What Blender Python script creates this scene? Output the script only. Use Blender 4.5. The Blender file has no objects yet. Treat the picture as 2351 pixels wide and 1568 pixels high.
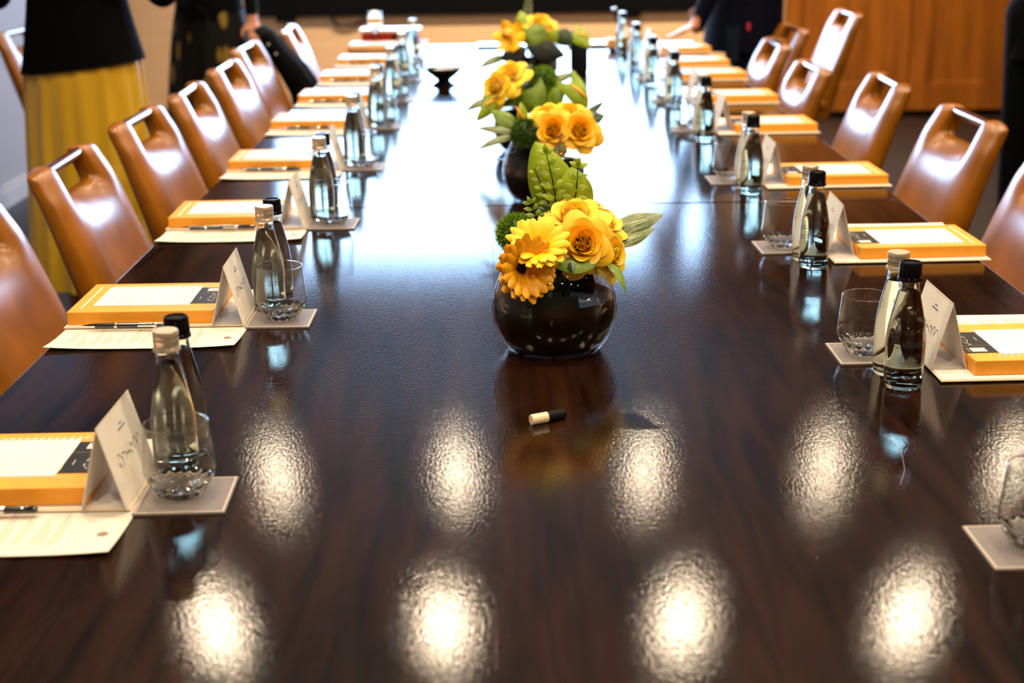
import bpy, bmesh, math, random
from mathutils import Vector, Matrix, Quaternion
PI = math.pi
rnd = random.Random(7)
scene = bpy.context.scene
COL = scene.collection

# ------------------------------------------------------------------ camera
cd = bpy.data.cameras.new('camera'); cam = bpy.data.objects.new('camera', cd); COL.objects.link(cam)
Rm = Matrix(((0.999892, 0.014678, 0.001037), (-0.003364, 0.296591, -0.954999), (-0.014324, 0.954892, 0.296608)))
cam.matrix_world = Matrix.Translation((0, 0, 1.38)) @ Rm.to_4x4()
cd.sensor_width = 36; cd.lens = 50; cd.clip_start = .02
cd.dof.use_dof = True; cd.dof.focus_distance = 2.05; cd.dof.aperture_fstop = 4.2
scene.camera = cam
# ------------------------------------------------------------------ world, exposure
w = bpy.data.worlds.new('world'); scene.world = w; w.use_nodes = True
w.node_tree.nodes['Background'].inputs[0].default_value = (1, .8, .6, 1)
w.node_tree.nodes['Background'].inputs[1].default_value = .015
vs = scene.view_settings
vs.view_transform = 'Standard'; vs.look = 'None'; vs.gamma = 1; vs.exposure = 0.0; vs.use_curve_mapping = False
LAMP_W = 13          # each ceiling downlight
LAMP_COL = (1.0, .80, .56)
SCREEN_L = 22.0         # radiance of the lit display

TZ = .75               # table top height
TX0, TX1, TY0, TY1 = -.697, .841, .25, 6.62
CEIL = 2.8
# ------------------------------------------------------------------ materials
MATS = {}
def nodes(m):
    m.use_nodes = True
    return m.node_tree.nodes, m.node_tree.links, m.node_tree.nodes['Principled BSDF']
def mat(name, col, rough=.5, metal=0, spec=.5, trans=0, ior=1.45, noise=None, bump=None, coat=0, sheen=0, sub=0, emis=None, coords='Object', cr=.05):
    """noise=(scale, amount, stretch xyz) varies colour; bump=(scale, strength, dist)"""
    m = bpy.data.materials.new(name); N, L, b = nodes(m)
    b.inputs['Base Color'].default_value = (*col, 1); b.inputs['Roughness'].default_value = rough
    b.inputs['Metallic'].default_value = metal; b.inputs['Specular IOR Level'].default_value = spec
    b.inputs['Transmission Weight'].default_value = trans; b.inputs['IOR'].default_value = ior
    b.inputs['Coat Weight'].default_value = coat; b.inputs['Coat Roughness'].default_value = cr
    b.inputs['Sheen Weight'].default_value = sheen
    if sub:
        b.inputs['Subsurface Weight'].default_value = sub; b.inputs['Subsurface Radius'].default_value = (1, .6, .2); b.inputs['Subsurface Scale'].default_value = .012
    if emis:
        b.inputs['Emission Color'].default_value = (*emis[0], 1); b.inputs['Emission Strength'].default_value = emis[1]
    if noise or bump:
        tc = N.new('ShaderNodeTexCoord')
        def tex(sc, st=(1, 1, 1), det=4):
            mp = N.new('ShaderNodeMapping'); mp.inputs['Scale'].default_value = st
            L.new(tc.outputs[coords], mp.inputs[0])
            t = N.new('ShaderNodeTexNoise'); t.inputs['Scale'].default_value = sc; t.inputs['Detail'].default_value = det
            L.new(mp.outputs[0], t.inputs['Vector']); return t
        if noise:
            t = tex(noise[0], noise[2] if len(noise) > 2 else (1, 1, 1))
            r = N.new('ShaderNodeValToRGB'); a = noise[1]
            r.color_ramp.elements[0].position = .3; r.color_ramp.elements[1].position = .7
            r.color_ramp.elements[0].color = (*[c * (1 - a) for c in col], 1)
            r.color_ramp.elements[1].color = (*[min(1, c * (1 + a)) for c in col], 1)
            L.new(t.outputs[0], r.inputs[0]); L.new(r.outputs[0], b.inputs['Base Color'])
        if bump:
            t = tex(bump[0], bump[3] if len(bump) > 3 else (1, 1, 1), 3)
            bp = N.new('ShaderNodeBump'); bp.inputs['Strength'].default_value = bump[1]; bp.inputs['Distance'].default_value = bump[2]
            L.new(t.outputs[0], bp.inputs['Height']); L.new(bp.outputs[0], b.inputs['Normal'])
    MATS[name] = m
    return m

# dark polished table wood: fine pores (bump), streaks along the length
mat('table_wood', (.016, .0065, .0045), .16, spec=.5)
def _table():
    m = MATS['table_wood']; N, L, b = nodes(m)
    tc = N.new('ShaderNodeTexCoord')
    def mp(s):
        q = N.new('ShaderNodeMapping'); q.inputs['Scale'].default_value = s; L.new(tc.outputs['Object'], q.inputs[0]); return q
    g = N.new('ShaderNodeTexNoise'); g.inputs['Scale'].default_value = 6; g.inputs['Detail'].default_value = 6; g.inputs['Distortion'].default_value = .6
    L.new(mp((6, .55, 1)).outputs[0], g.inputs['Vector'])
    r = N.new('ShaderNodeValToRGB'); r.color_ramp.elements[0].position = .32; r.color_ramp.elements[1].position = .72
    r.color_ramp.elements[0].color = (.003, .0011, .0007, 1); r.color_ramp.elements[1].color = (.024, .0082, .0036, 1)
    L.new(g.outputs[0], r.inputs[0])
    p = N.new('ShaderNodeTexNoise'); p.inputs['Scale'].default_value = 320; p.inputs['Detail'].default_value = 2
    L.new(mp((1, .5, 1)).outputs[0], p.inputs['Vector'])
    q = N.new('ShaderNodeTexNoise'); q.inputs['Scale'].default_value = 1.6; q.inputs['Detail'].default_value = 3
    L.new(mp((1.6, .5, 1)).outputs[0], q.inputs['Vector'])
    ad = N.new('ShaderNodeMath'); ad.operation = 'MULTIPLY_ADD'; ad.inputs[1].default_value = .05; ad.inputs[2].default_value = .092
    L.new(q.outputs[0], ad.inputs[0])
    def bump(st):
        bp = N.new('ShaderNodeBump'); bp.inputs['Strength'].default_value = st; bp.inputs['Distance'].default_value = .002
        L.new(p.outputs[0], bp.inputs['Height']); return bp
    # lacquer over stained wood: diffuse body, a clear glossy coat and a weak softer gloss from the open pores
    d = N.new('ShaderNodeBsdfDiffuse'); L.new(r.outputs[0], d.inputs[0])
    g1 = N.new('ShaderNodeBsdfGlossy'); g1.distribution = 'BECKMANN'; L.new(ad.outputs[0], g1.inputs['Roughness']); L.new(bump(.065).outputs[0], g1.inputs['Normal'])
    g2 = N.new('ShaderNodeBsdfGlossy'); g2.distribution = 'BECKMANN'; g2.inputs['Roughness'].default_value = .24; L.new(bump(.34).outputs[0], g2.inputs['Normal'])
    m1 = N.new('ShaderNodeMixShader'); m1.inputs[0].default_value = .10; L.new(g1.outputs[0], m1.inputs[1]); L.new(g2.outputs[0], m1.inputs[2])
    fr = N.new('ShaderNodeFresnel'); fr.inputs[0].default_value = 1.5
    m2 = N.new('ShaderNodeMixShader'); L.new(fr.outputs[0], m2.inputs[0]); L.new(d.outputs[0], m2.inputs[1]); L.new(m1.outputs[0], m2.inputs[2])
    out = [n for n in N if n.type == 'OUTPUT_MATERIAL'][0]; N.remove(b); L.new(m2.outputs[0], out.inputs[0])
_table()
mat('leather', (.26, .086, .0015), .28, spec=.7, noise=(9, .3), bump=(260, .12, .001))
mat('handle_wood', (.10, .022, .012), .14, coat=.6)
mat('chair_metal', (.05, .045, .04), .35, metal=1)
mat('box_card', (.80, .33, .022), .45, noise=(40, .06))
mat('box_dark', (.006, .005, .006), .4, spec=.3)
mat('paper', (.74, .67, .58), .6)
mat('paper_panel', (.76, .70, .64), .55)
mat('folder_card', (.72, .58, .38), .55)
mat('print_tan', (.52, .40, .24), .7)
mat('print_grey', (.55, .50, .46), .7)
mat('ink', (.03, .025, .03), .6)
mat('print_white', (.8, .76, .7), .6)
mat('print_gold', (.45, .32, .05), .5)
mat('coaster', (.17, .145, .14), .55, bump=(600, .1, .0005))
mat('coaster_rim', (.55, .45, .36), .5)
mat('glass', (.99, 1.0, .99), 0.0, trans=1, ior=1.47)
mat('bottle_glass', (.965, .995, .95), 0.0, trans=1, ior=1.48)
mat('water', (.985, 1.0, .985), 0.0, trans=1, ior=1.333)
mat('thin_glass', (1, 1, 1), 0)
def _thin():
    m = MATS['thin_glass']; N, L, b = nodes(m); N.remove(b); out = [n for n in N if n.type == 'OUTPUT_MATERIAL'][0]
    f = N.new('ShaderNodeFresnel'); ge = N.new('ShaderNodeNewGeometry'); mm = N.new('ShaderNodeMath'); mm.operation = 'MULTIPLY_ADD'
    mm.inputs[1].default_value = 1 / 1.48 - 1.48; mm.inputs[2].default_value = 1.48       # same air-to-glass reflection on either face
    L.new(ge.outputs['Backfacing'], mm.inputs[0]); L.new(mm.outputs[0], f.inputs[0])
    t = N.new('ShaderNodeBsdfTransparent'); t.inputs[0].default_value = (.985, .99, .985, 1)
    g = N.new('ShaderNodeBsdfGlossy'); g.inputs['Roughness'].default_value = 0; mx = N.new('ShaderNodeMixShader')
    L.new(f.outputs[0], mx.inputs[0]); L.new(t.outputs[0], mx.inputs[1]); L.new(g.outputs[0], mx.inputs[2]); L.new(mx.outputs[0], out.inputs[0])
_thin()
mat('acrylic', (.97, .98, 1.0), 0.0, trans=1, ior=1.45)
mat('silver_cap', (.85, .72, .54), .3, metal=.75)
mat('black_plastic', (.003, .003, .004), .22, spec=.3)
mat('black_matte', (.003, .003, .004), .6, spec=.15)
mat('pen_black', (.008, .008, .009), .15, coat=1)
mat('chrome', (.85, .8, .72), .12, metal=1)
mat('rose_yellow', (.95, .62, .008), .5, sub=.5, sheen=.2)
mat('rose_orange', (.95, .52, .010), .5, sub=.5)
mat('petal_yellow', (.95, .58, .006), .45, sub=.1)
mat('petal_amber', (.80, .36, .004), .45, sub=.1)
mat('flower_dark', (.012, .006, .005), .8)
mat('spadix', (.95, .38, .02), .5)
mat('leaf_green', (.14, .22, .010), .38, noise=(60, .3))
mat('leaf_lime', (.26, .36, .012), .4, noise=(50, .25))
mat('leaf_dark', (.018, .045, .008), .35, noise=(60, .3))
mat('leaf_black', (.0015, .003, .001), .4, spec=.2)
mat('moss_green', (.16, .30, .012), .6, noise=(200, .35))
mat('moss_dark', (.05, .11, .008), .6, noise=(200, .35))
mat('stem', (.05, .09, .01), .5)
mat('stem_dark', (.008, .006, .003), .5)
mat('stem_pink', (.42, .15, .07), .5)
mat('wall_beige', (.70, .45, .25), .7, noise=(2.2, .06, (.2, 1, 9)))
mat('wall_pale', (.24, .22, .235), .7)
mat('ceiling', (.045, .035, .028), .8)
mat('floor', (.010, .0045, .0028), .5, spec=.3, noise=(14, .4, (1, .2, 1)))
mat('skirting', (.35, .32, .33), .4)
mat('oak', (.25, .075, .005), .42, noise=(5, .28, (3, 3, .35)), bump=(30, .05, .002, (6, 6, .3)))
mat('screen_frame', (.002, .002, .003), .4, spec=.2)
mat('screen_lit', (.02, .02, .02), .3, emis=((.42, .65, 1.0), SCREEN_L))
mat('lamp_lens', (.8, .8, .8), .3, emis=((1.0, .78, .5), 12))
mat('lamp_ring', (.5, .5, .5), .4)
mat('cable', (.01, .008, .007), .5)
mat('cloth_black', (.0015, .0015, .002), .85, spec=.08, bump=(30, .2, .01))
mat('cloth_navy', (.002, .003, .012), .8, spec=.1, bump=(25, .2, .01))
mat('satin_gold', (.62, .36, .012), .30, sheen=.3, noise=(5, .15, (2, 2, .3)))
mat('skin', (.55, .24, .14), .5, sub=.1)
mat('hair_dark', (.012, .008, .006), .5)
mat('eye', (.10, .06, .04), .2)
mat('tan_leather', (.62, .32, .12), .4, bump=(200, .1, .001))
mat('red_card', (.45, .015, .012), .4)
mat('white_card', (.85, .83, .82), .4)
mat('wrapper', (.75, .70, .66), .35)
mat('orange_card', (.75, .35, .08), .5)
mat('red_cloth', (.55, .02, .03), .6)
mat('blue_cloth', (.008, .014, .03), .7, spec=.1)
mat('cream_plastic', (.80, .62, .40), .4)
# dark skirt with olive-gold leaf blotches
mat('floral', (.006, .006, .005), .7, spec=.15)
def _floral():
    N, L, b = nodes(MATS['floral'])
    tc = N.new('ShaderNodeTexCoord'); mp = N.new('ShaderNodeMapping'); mp.inputs['Scale'].default_value = (16, 16, 6)
    L.new(tc.outputs['Object'], mp.inputs[0])
    v = N.new('ShaderNodeTexVoronoi'); v.inputs['Scale'].default_value = 1.0; L.new(mp.outputs[0], v.inputs['Vector'])
    r = N.new('ShaderNodeValToRGB'); r.color_ramp.elements[0].position = .26; r.color_ramp.elements[1].position = .36
    r.color_ramp.elements[0].color = (.22, .14, .02, 1); r.color_ramp.elements[1].color = (.005, .005, .004, 1)
    L.new(v.outputs['Distance'], r.inputs[0]); L.new(r.outputs[0], b.inputs['Base Color'])
_floral()
# leaf with pale streaks fanning from the midrib (object x = along, y = across)
mat('leaf_variegated', (.1, .2, .02), .4)
def _varieg():
    N, L, b = nodes(MATS['leaf_variegated'])
    at = N.new('ShaderNodeAttribute'); at.attribute_name = 'leafuv'
    mp = N.new('ShaderNodeMapping'); mp.inputs['Scale'].default_value = (1.2, 9, 1); L.new(at.outputs['Vector'], mp.inputs[0])
    t = N.new('ShaderNodeTexNoise'); t.inputs['Scale'].default_value = 2.2; t.inputs['Detail'].default_value = 2; L.new(mp.outputs[0], t.inputs['Vector'])
    r = N.new('ShaderNodeValToRGB'); r.color_ramp.elements[0].position = .50; r.color_ramp.elements[1].position = .60
    r.color_ramp.elements[0].color = (.05, .10, .012, 1); r.color_ramp.elements[1].color = (.50, .50, .30, 1)
    L.new(t.outputs[0], r.inputs[0]); L.new(r.outputs[0], b.inputs['Base Color'])
_varieg()

# ------------------------------------------------------------------ mesh building helpers
class MB:
    def __init__(s): s.v = []; s.f = []
    def add(s, vs, fs):
        o = len(s.v); s.v += [tuple(p) for p in vs]; s.f += [tuple(i + o for i in f) for f in fs]; return s
    def box(s, x0, x1, y0, y1, z0, z1):
        return s.add([(x0, y0, z0), (x1, y0, z0), (x1, y1, z0), (x0, y1, z0), (x0, y0, z1), (x1, y0, z1), (x1, y1, z1), (x0, y1, z1)],
                     [(0, 3, 2, 1), (4, 5, 6, 7), (0, 1, 5, 4), (1, 2, 6, 5), (2, 3, 7, 6), (3, 0, 4, 7)])
    def quad(s, a, b, c, d): return s.add([a, b, c, d], [(0, 1, 2, 3)])
    def lathe(s, prof, seg=32, o=(0, 0, 0), mod=None):
        n = len(prof); vs = []; fs = []
        for i, (r, z) in enumerate(prof):
            for k in range(seg):
                a = 2 * PI * k / seg; rr = r if not mod else mod(i, a, r)
                vs.append((o[0] + rr * math.cos(a), o[1] + rr * math.sin(a), o[2] + z))
        for i in range(n - 1):
            for k in range(seg):
                k2 = (k + 1) % seg
                fs.append((i * seg + k, i * seg + k2, (i + 1) * seg + k2, (i + 1) * seg + k))
        if prof[0][0] > 1e-6 and (abs(prof[0][0] - prof[-1][0]) > 1e-7 or abs(prof[0][1] - prof[-1][1]) > 1e-7): fs.append(tuple(range(seg - 1, -1, -1)))
        if prof[-1][0] > 1e-6 and (abs(prof[0][0] - prof[-1][0]) > 1e-7 or abs(prof[0][1] - prof[-1][1]) > 1e-7): fs.append(tuple((n - 1) * seg + k for k in range(seg)))
        return s.add(vs, fs)
    def tube(s, pts, rad, seg=8, cap=True):
        pts = [Vector(p) for p in pts]; n = len(pts)
        rad = rad if isinstance(rad, (list, tuple)) else [rad] * n
        vs = []; fs = []; t0 = (pts[1] - pts[0]).normalized()
        up = Vector((0, 0, 1)) if abs(t0.z) < .9 else Vector((1, 0, 0))
        x = up.cross(t0).normalized()
        for i, p in enumerate(pts):
            t = (pts[min(i + 1, n - 1)] - pts[max(i - 1, 0)]).normalized()
            x = (x - t * x.dot(t)).normalized(); y = t.cross(x)
            for k in range(seg):
                a = 2 * PI * k / seg
                vs.append(p + (x * math.cos(a) + y * math.sin(a)) * rad[i])
        for i in range(n - 1):
            for k in range(seg):
                k2 = (k + 1) % seg
                fs.append((i * seg + k, i * seg + k2, (i + 1) * seg + k2, (i + 1) * seg + k))
        if cap:
            fs.append(tuple(range(seg - 1, -1, -1))); fs.append(tuple((n - 1) * seg + k for k in range(seg)))
        return s.add(vs, fs)
    def grid(s, fn, nu, nv, closed=False):
        vs = [fn(i / (nu if closed else nu - 1), j / (nv - 1)) for j in range(nv) for i in range(nu)]
        fs = []
        for j in range(nv - 1):
            for i in range(nu if closed else nu - 1):
                i2 = (i + 1) % nu
                fs.append((j * nu + i, j * nu + i2, (j + 1) * nu + i2, (j + 1) * nu + i))
        return s.add(vs, fs)
    def ball(s, c, r, seg=12, rings=8, sc=(1, 1, 1)):
        vs = [(c[0], c[1], c[2] - r * sc[2])]; fs = []
        for j in range(1, rings):
            ph = -PI / 2 + PI * j / rings
            for k in range(seg):
                a = 2 * PI * k / seg
                vs.append((c[0] + r * sc[0] * math.cos(ph) * math.cos(a), c[1] + r * sc[1] * math.cos(ph) * math.sin(a), c[2] + r * sc[2] * math.sin(ph)))
        vs.append((c[0], c[1], c[2] + r * sc[2])); top = len(vs) - 1
        for k in range(seg):
            k2 = (k + 1) % seg
            fs.append((0, 1 + k2, 1 + k)); fs.append((top, top - seg + k, top - seg + k2))
            for j in range(rings - 2): fs.append((1 + j * seg + k, 1 + j * seg + k2, 1 + (j + 1) * seg + k2, 1 + (j + 1) * seg + k))
        return s.add(vs, fs)
    def mesh(s, name, m, smooth=35, recalc=False):
        me = bpy.data.meshes.new(name); me.from_pydata(s.v, [], s.f)
        if recalc:
            bm = bmesh.new(); bm.from_mesh(me); bmesh.ops.recalc_face_normals(bm, faces=bm.faces); bm.to_mesh(me); bm.free()
        if smooth:
            me.polygons.foreach_set('use_smooth', [True] * len(me.polygons))
            if smooth < 180: me.set_sharp_from_angle(angle=math.radians(smooth))
        if m: me.materials.append(MATS[m])
        me.update(); return me
    def build(s, name, m, parent=None, loc=(0, 0, 0), rot=(0, 0, 0), smooth=35, bevel=0, sub=0, recalc=False, bseg=2):
        return link(name, s.mesh(name, m, smooth, recalc), parent, loc, rot, bevel, sub, bseg)
def link(name, me, parent=None, loc=(0, 0, 0), rot=(0, 0, 0), bevel=0, sub=0, bseg=2):
    o = bpy.data.objects.new(name, me); COL.objects.link(o)
    o.location = loc; o.rotation_euler = rot
    if name in ('printed_lines', 'printed_binding', 'printed_text', 'printed_logo', 'printed_gold_marks', 'handwritten_name', 'printed_script'): o['kind'] = 'stuff'
    if parent: o.parent = parent
    if bevel:
        b = o.modifiers.new('bevel', 'BEVEL'); b.width = bevel; b.segments = bseg; b.limit_method = 'ANGLE'; b.angle_limit = math.radians(40)
    if sub:
        q = o.modifiers.new('sub', 'SUBSURF'); q.levels = sub; q.render_levels = sub
    return o
def empty(name, loc=(0, 0, 0), rot=(0, 0, 0)):
    o = bpy.data.objects.new(name, None); COL.objects.link(o); o.location = loc; o.rotation_euler = rot; o.empty_display_size = .05
    return o
def tag(o, label, cat, group=None, kind=None):
    o['label'] = label; o['category'] = cat
    if group: o['group'] = group
    if kind: o['kind'] = kind
    return o
def copy_tree(o, parent=None):
    c = o.copy(); COL.objects.link(c)
    if parent: c.parent = parent
    for ch in list(o.children): copy_tree(ch, c)
    return c
def structure(o):
    o['kind'] = 'structure'; return o
ORD = ['first', 'second', 'third', 'fourth', 'fifth', 'sixth', 'seventh', 'eighth', 'ninth']

# ------------------------------------------------------------------ the room
WX0, WX1, WY0, WY1 = -2.43, 3.9, -1.6, 9.3
structure(MB().box(WX0 - .1, WX1 + .1, WY0 - .1, WY1 + .1, -.1, 0).build('floor', 'floor', smooth=0))
structure(MB().box(WX0 - .1, WX1 + .1, WY0 - .1, WY1 + .1, CEIL, CEIL + .1).build('ceiling', 'ceiling', smooth=0))
structure(MB().box(WX0 - .1, WX1 + .1, WY1, WY1 + .1, 0, CEIL).build('wall_back', 'wall_beige', smooth=0))
structure(MB().box(WX0 - .1, WX1 + .1, WY0 - .1, WY0, 0, CEIL).build('wall_front', 'oak', smooth=0))
structure(MB().box(WX0 - .1, WX0, WY0, WY1, 0, CEIL).build('wall_left', 'wall_pale', smooth=0))
structure(MB().box(WX1, WX1 + .1, WY0, WY1, 0, CEIL).build('wall_right', 'oak', smooth=0))
structure(MB().box(WX0, WX0 + .018, 5.9, WY1, 0, .085).box(WX0, WX0 + .012, 5.9, WY1, .085, .11).build('baseboard_left', 'skirting', smooth=0, bevel=.003))
# dark door on the left wall, before the skirting
d = structure(empty('door_1', (WX0, 5.4, 0)))
MB().box(0, .04, -.5, .5, 0, 2.1).build('door_leaf', 'box_dark', d, smooth=0, bevel=.003)
MB().box(0, .06, -.57, -.5, 0, 2.17).box(0, .06, .5, .57, 0, 2.17).box(0, .06, -.5, .5, 2.1, 2.17).build('door_frame', 'box_dark', d, smooth=0, bevel=.003)
MB().tube([(.04, .42, 1.0), (.085, .42, 1.0), (.085, .31, 1.0)], .009).build('door_handle', 'chrome', d)

# panelled oak cupboard doors on the back wall, right of the display
cup = tag(empty('panelled_cupboard', (1.76, WY1 - .066, 0)), 'tall panelled oak cupboard doors on the back wall right of the screen', 'cupboard')
CW = WX1 - 1.76
MB().box(0, CW, .03, .06, .03, 2.6).build('back_panel', 'oak', cup, smooth=0)
MB().box(0, .10, -.02, .03, 0.03, 2.6).build('side_post', 'oak', cup, smooth=0, bevel=.004)
MB().box(.10, CW, .035, .055, 0, .03).build('plinth', 'box_dark', cup, smooth=0)
dx0 = [.105, .81, 1.44]; dx1 = [.80, 1.43, CW - .005]
for a, b in zip(dx0, dx1):
    dr = MB().box(a, a + .11, 0, .03, .04, 2.58).box(b - .11, b, 0, .03, .04, 2.58).box(a + .11, b - .11, 0, .03, .04, .20).box(a + .11, b - .11, 0, .03, 2.43, 2.58).box(a + .11, b - .11, 0, .03, 1.25, 1.37).build('door', 'oak', cup, smooth=0, bevel=.003)
    for z0, z1 in ((.20, 1.25), (1.37, 2.43)):
        pn = MB().box(a + .105, b - .105, .018, .028, z0, z1).build('door_panel', 'oak', dr, smooth=0)
        x0, x1 = a + .11, b - .11; t = .022
        MB().box(x0, x1, .006, .02, z0, z0 + t).box(x0, x1, .006, .02, z1 - t, z1).box(x0, x0 + t, .006, .02, z0 + t, z1 - t).box(x1 - t, x1, .006, .02, z0 + t, z1 - t).build('moulding', 'oak', dr, smooth=0, bevel=.005)

# large lit display on the back wall
sc = tag(empty('video_display', (-.12, WY1 - .004, .69)), 'wide black-framed display mounted low on the back wall, switched on', 'display')
SWd, SH = 2.95, 1.72
MB().box(-SWd / 2, SWd / 2, -.034, -.004, 0, SH).build('bezel', 'screen_frame', sc, smooth=0, bevel=.006)
MB().box(-SWd / 2 + .09, SWd / 2 - .09, -.038, -.033, .14, SH - .06).build('lit_panel', 'screen_lit', sc, smooth=0)
for bx in (-1.3, .9):
    MB().box(bx - .06, bx + .06, -.03, 0, -.035, .01).build('wall_bracket', 'screen_frame', sc, smooth=0, bevel=.004)
cb = tag(MB().tube([(-1.13, WY1 - .03, .70), (-1.12, WY1 - .02, .66), (-1.08, WY1 - .02, .632), (-1.02, WY1 - .02, .63), (-.95, WY1 - .02, .65), (-.86, WY1 - .02, .675), (-.80, WY1 - .03, .70)], .009).build('power_cable', 'cable'), 'black cable looping down below the display', 'cable')

# ceiling downlights
proto = None
rows = [(.4, 0), (1.9, 1), (3.4, 2), (4.9, 3), (6.4, 4), (8.3, 5)]
cols = [-1.15, -.28, .63, 1.5, 2.4]
lmesh = MB().lathe([(.052, 0), (.068, 0), (.070, -.006), (.052, -.010), (.050, -.004)], 24).mesh('ring', 'lamp_ring')
lens = MB().lathe([(0.0001, -.002), (.05, -.002), (.05, 0)], 24).mesh('lens', 'lamp_lens')
rowname = ['row behind the camera end', 'second row from the camera', 'third row from the camera', 'fourth row from the camera', 'fifth row from the camera', 'row by the display wall']
colname = ['leftmost', 'second from left', 'middle', 'fourth from left', 'rightmost']
for y, ri in rows:
    for ci, x in enumerate(cols):
        t = tag(empty('ceiling_downlight', (x, y, CEIL)), f'round recessed ceiling downlight, {colname[ci]} of the {rowname[ri]}', 'downlight', 'ceiling downlights')
        link('trim_ring', lmesh, t); link('lens', lens, t)
        ld = bpy.data.lights.new('downlight', 'AREA'); ld.shape = 'DISK'; ld.size = .10; ld.energy = LAMP_W * (3.0 if ri == 5 else 1); ld.color = LAMP_COL; ld.spread = math.radians(130 if ri == 5 else 147)
        lo = bpy.data.objects.new('downlight_light', ld); COL.objects.link(lo); lo.parent = t; lo.location = (0, 0, -.012)

# ------------------------------------------------------------------ the table
tb = tag(empty('conference_table', (0, 0, 0)), 'long dark polished wooden conference table set for a meeting', 'table')
SEAM = 3.018
for a, b in ((TY0, SEAM - .0012), (SEAM + .0012, TY1)):
    MB().box(TX0, TX1, a, b, TZ - .045, TZ).build('tabletop_panel', 'table_wood', tb, smooth=35, bevel=.004)
for y in (1.5, 3.5, 5.5):
    MB().box(-.13, .27, y - .35, y + .35, .06, TZ - .045).box(-.23, .37, y - .45, y + .45, 0, .06).build('pedestal', 'table_wood', tb, smooth=35, bevel=.004)

# ------------------------------------------------------------------ chairs
def lerp_tab(tab, z):
    if z <= tab[0][0]: return tab[0][1]
    for (a, va), (b, vb) in zip(tab, tab[1:]):
        if z <= b: return va + (vb - va) * (z - a) / (b - a)
    return tab[-1][1]
def make_back():
    half = [(.36, .225), (.55, .240), (.70, .236), (.80, .228), (.87, .220)]
    front = [(.36, .225), (.50, .185), (.633, .132), (.727, .094), (.794, .066), (.845, .040), (.87, .028)]
    rear = [(.36, .115), (.50, .083), (.59, .062), (.684, .034), (.767, .008), (.83, -.014), (.87, -.027)]
    us = [-1, -.94, -.70, -.555, -.535, -.28, 0, .28, .535, .555, .70, .94, 1]
    zs = [.36, .38, .48, .58, .66, .72, .755, .775, .792, .81, .842, .860, .868]
    nb = 8; nlo, nhi = 4, 8           # notch: rows >= nb, columns nlo..nhi
    bm = bmesh.new(); F = {}; B = {}
    for i, u in enumerate(us):
        for j, z in enumerate(zs):
            if nlo < i < nhi and j > nb: continue
            y = u * lerp_tab(half, z); zz = z
            au = abs(u)
            if z > .84: zz -= .012 * max(0, (au - .78) / .22) ** 2 + .004 * max(0, (.62 - au) / .1) * (z > .85)
            xf = lerp_tab(front, z) - .008 * (1 - au * au) * (1 if z < .70 else max(0, (.80 - z) / .10))
            xr = lerp_tab(rear, z)
            s = max(0, 1 - (au / .6) ** 4) * max(0, min(1, (z - .748) / .042))
            xf = xf * (1 - s) + (xr + .014) * s
            if au > .9:
                m = (xf + xr) / 2; k = .72 if au < .99 else .38
                xf = m + (xf - m) * k; xr = m + (xr - m) * k
            if j == len(zs) - 1:
                m = (xf + xr) / 2; xf = m + (xf - m) * .66; xr = m + (xr - m) * .66
            F[i, j] = bm.verts.new((xf, y, zz)); B[i, j] = bm.verts.new((xr, y, zz))
    def cell(i, j):
        return 0 <= i < len(us) - 1 and 0 <= j < len(zs) - 1 and not (nlo <= i < nhi and j >= nb)
    for i in range(len(us) - 1):
        for j in range(len(zs) - 1):
            if not cell(i, j): continue
            bm.faces.new((F[i, j], F[i + 1, j], F[i + 1, j + 1], F[i, j + 1]))
            bm.faces.new((B[i, j], B[i, j + 1], B[i + 1, j + 1], B[i + 1, j]))
            for (di, dj, p, q) in ((-1, 0, (i, j), (i, j + 1)), (1, 0, (i + 1, j + 1), (i + 1, j)), (0, -1, (i + 1, j), (i, j)), (0, 1, (i, j + 1), (i + 1, j + 1))):
                if not cell(i + di, j + dj):
                    bm.faces.new((F[p], F[q], B[q], B[p]))
    for v in [v for v in bm.verts if not v.link_faces]: bm.verts.remove(v)
    bmesh.ops.recalc_face_normals(bm, faces=bm.faces)
    me = bpy.data.meshes.new('backrest'); bm.to_mesh(me); bm.free()
    me.polygons.foreach_set('use_smooth', [True] * len(me.polygons)); me.materials.append(MATS['leather'])
    return me
def make_chair():
    t = empty('conference_chair')
    link('backrest', make_back(), t, sub=2)
    MB().tube([(.002, -.124, .852), (.002, .124, .852)], .0125, 16).build('handle_bar', 'handle_wood', t, smooth=60)
    st = MB().box(.13, .60, -.235, .235, .40, .47).build('seat', 'leather', t, smooth=180, bevel=.03, bseg=4)
    MB().box(.20, .50, -.14, .14, .375, .40).build('seat_mount', 'chair_metal', t, smooth=0, bevel=.005)
    MB().lathe([(.03, .07), (.03, .25), (.022, .25), (.022, .376)], 16, (.35, 0, 0)).build('column', 'chair_metal', t)
    for k in range(5):
        a = 2 * PI * k / 5 + .3; c, s = math.cos(a), math.sin(a)
        lg = MB().tube([(.35 + .02 * c, .02 * s, .095), (.35 + .15 * c, .15 * s, .085), (.35 + .285 * c, .285 * s, .062)], [.022, .018, .013], 8).build('leg', 'chair_metal', t)
        MB().lathe([(.006, 0), (.026, .006), (.028, .02), (.026, .045), (.006, .052)], 12, (.35 + .285 * c, .285 * s, 0)).build('caster', 'black_plastic', lg)
    return t
chair0 = make_chair(); first = [True]
def chair(x, y, dz, rz, label):
    if first[0]: c = chair0; first[0] = False
    else: c = copy_tree(chair0)
    c.location = (x, y, 0); c.rotation_euler = (0, 0, rz)
    for ch in c.children:
        if ch.name.split('.')[0] in ('backrest', 'handle_bar', 'seat', 'seat_mount'): ch.location.z = dz
    tag(c, label, 'chair', 'tan leather conference chairs')
    return c
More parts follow.
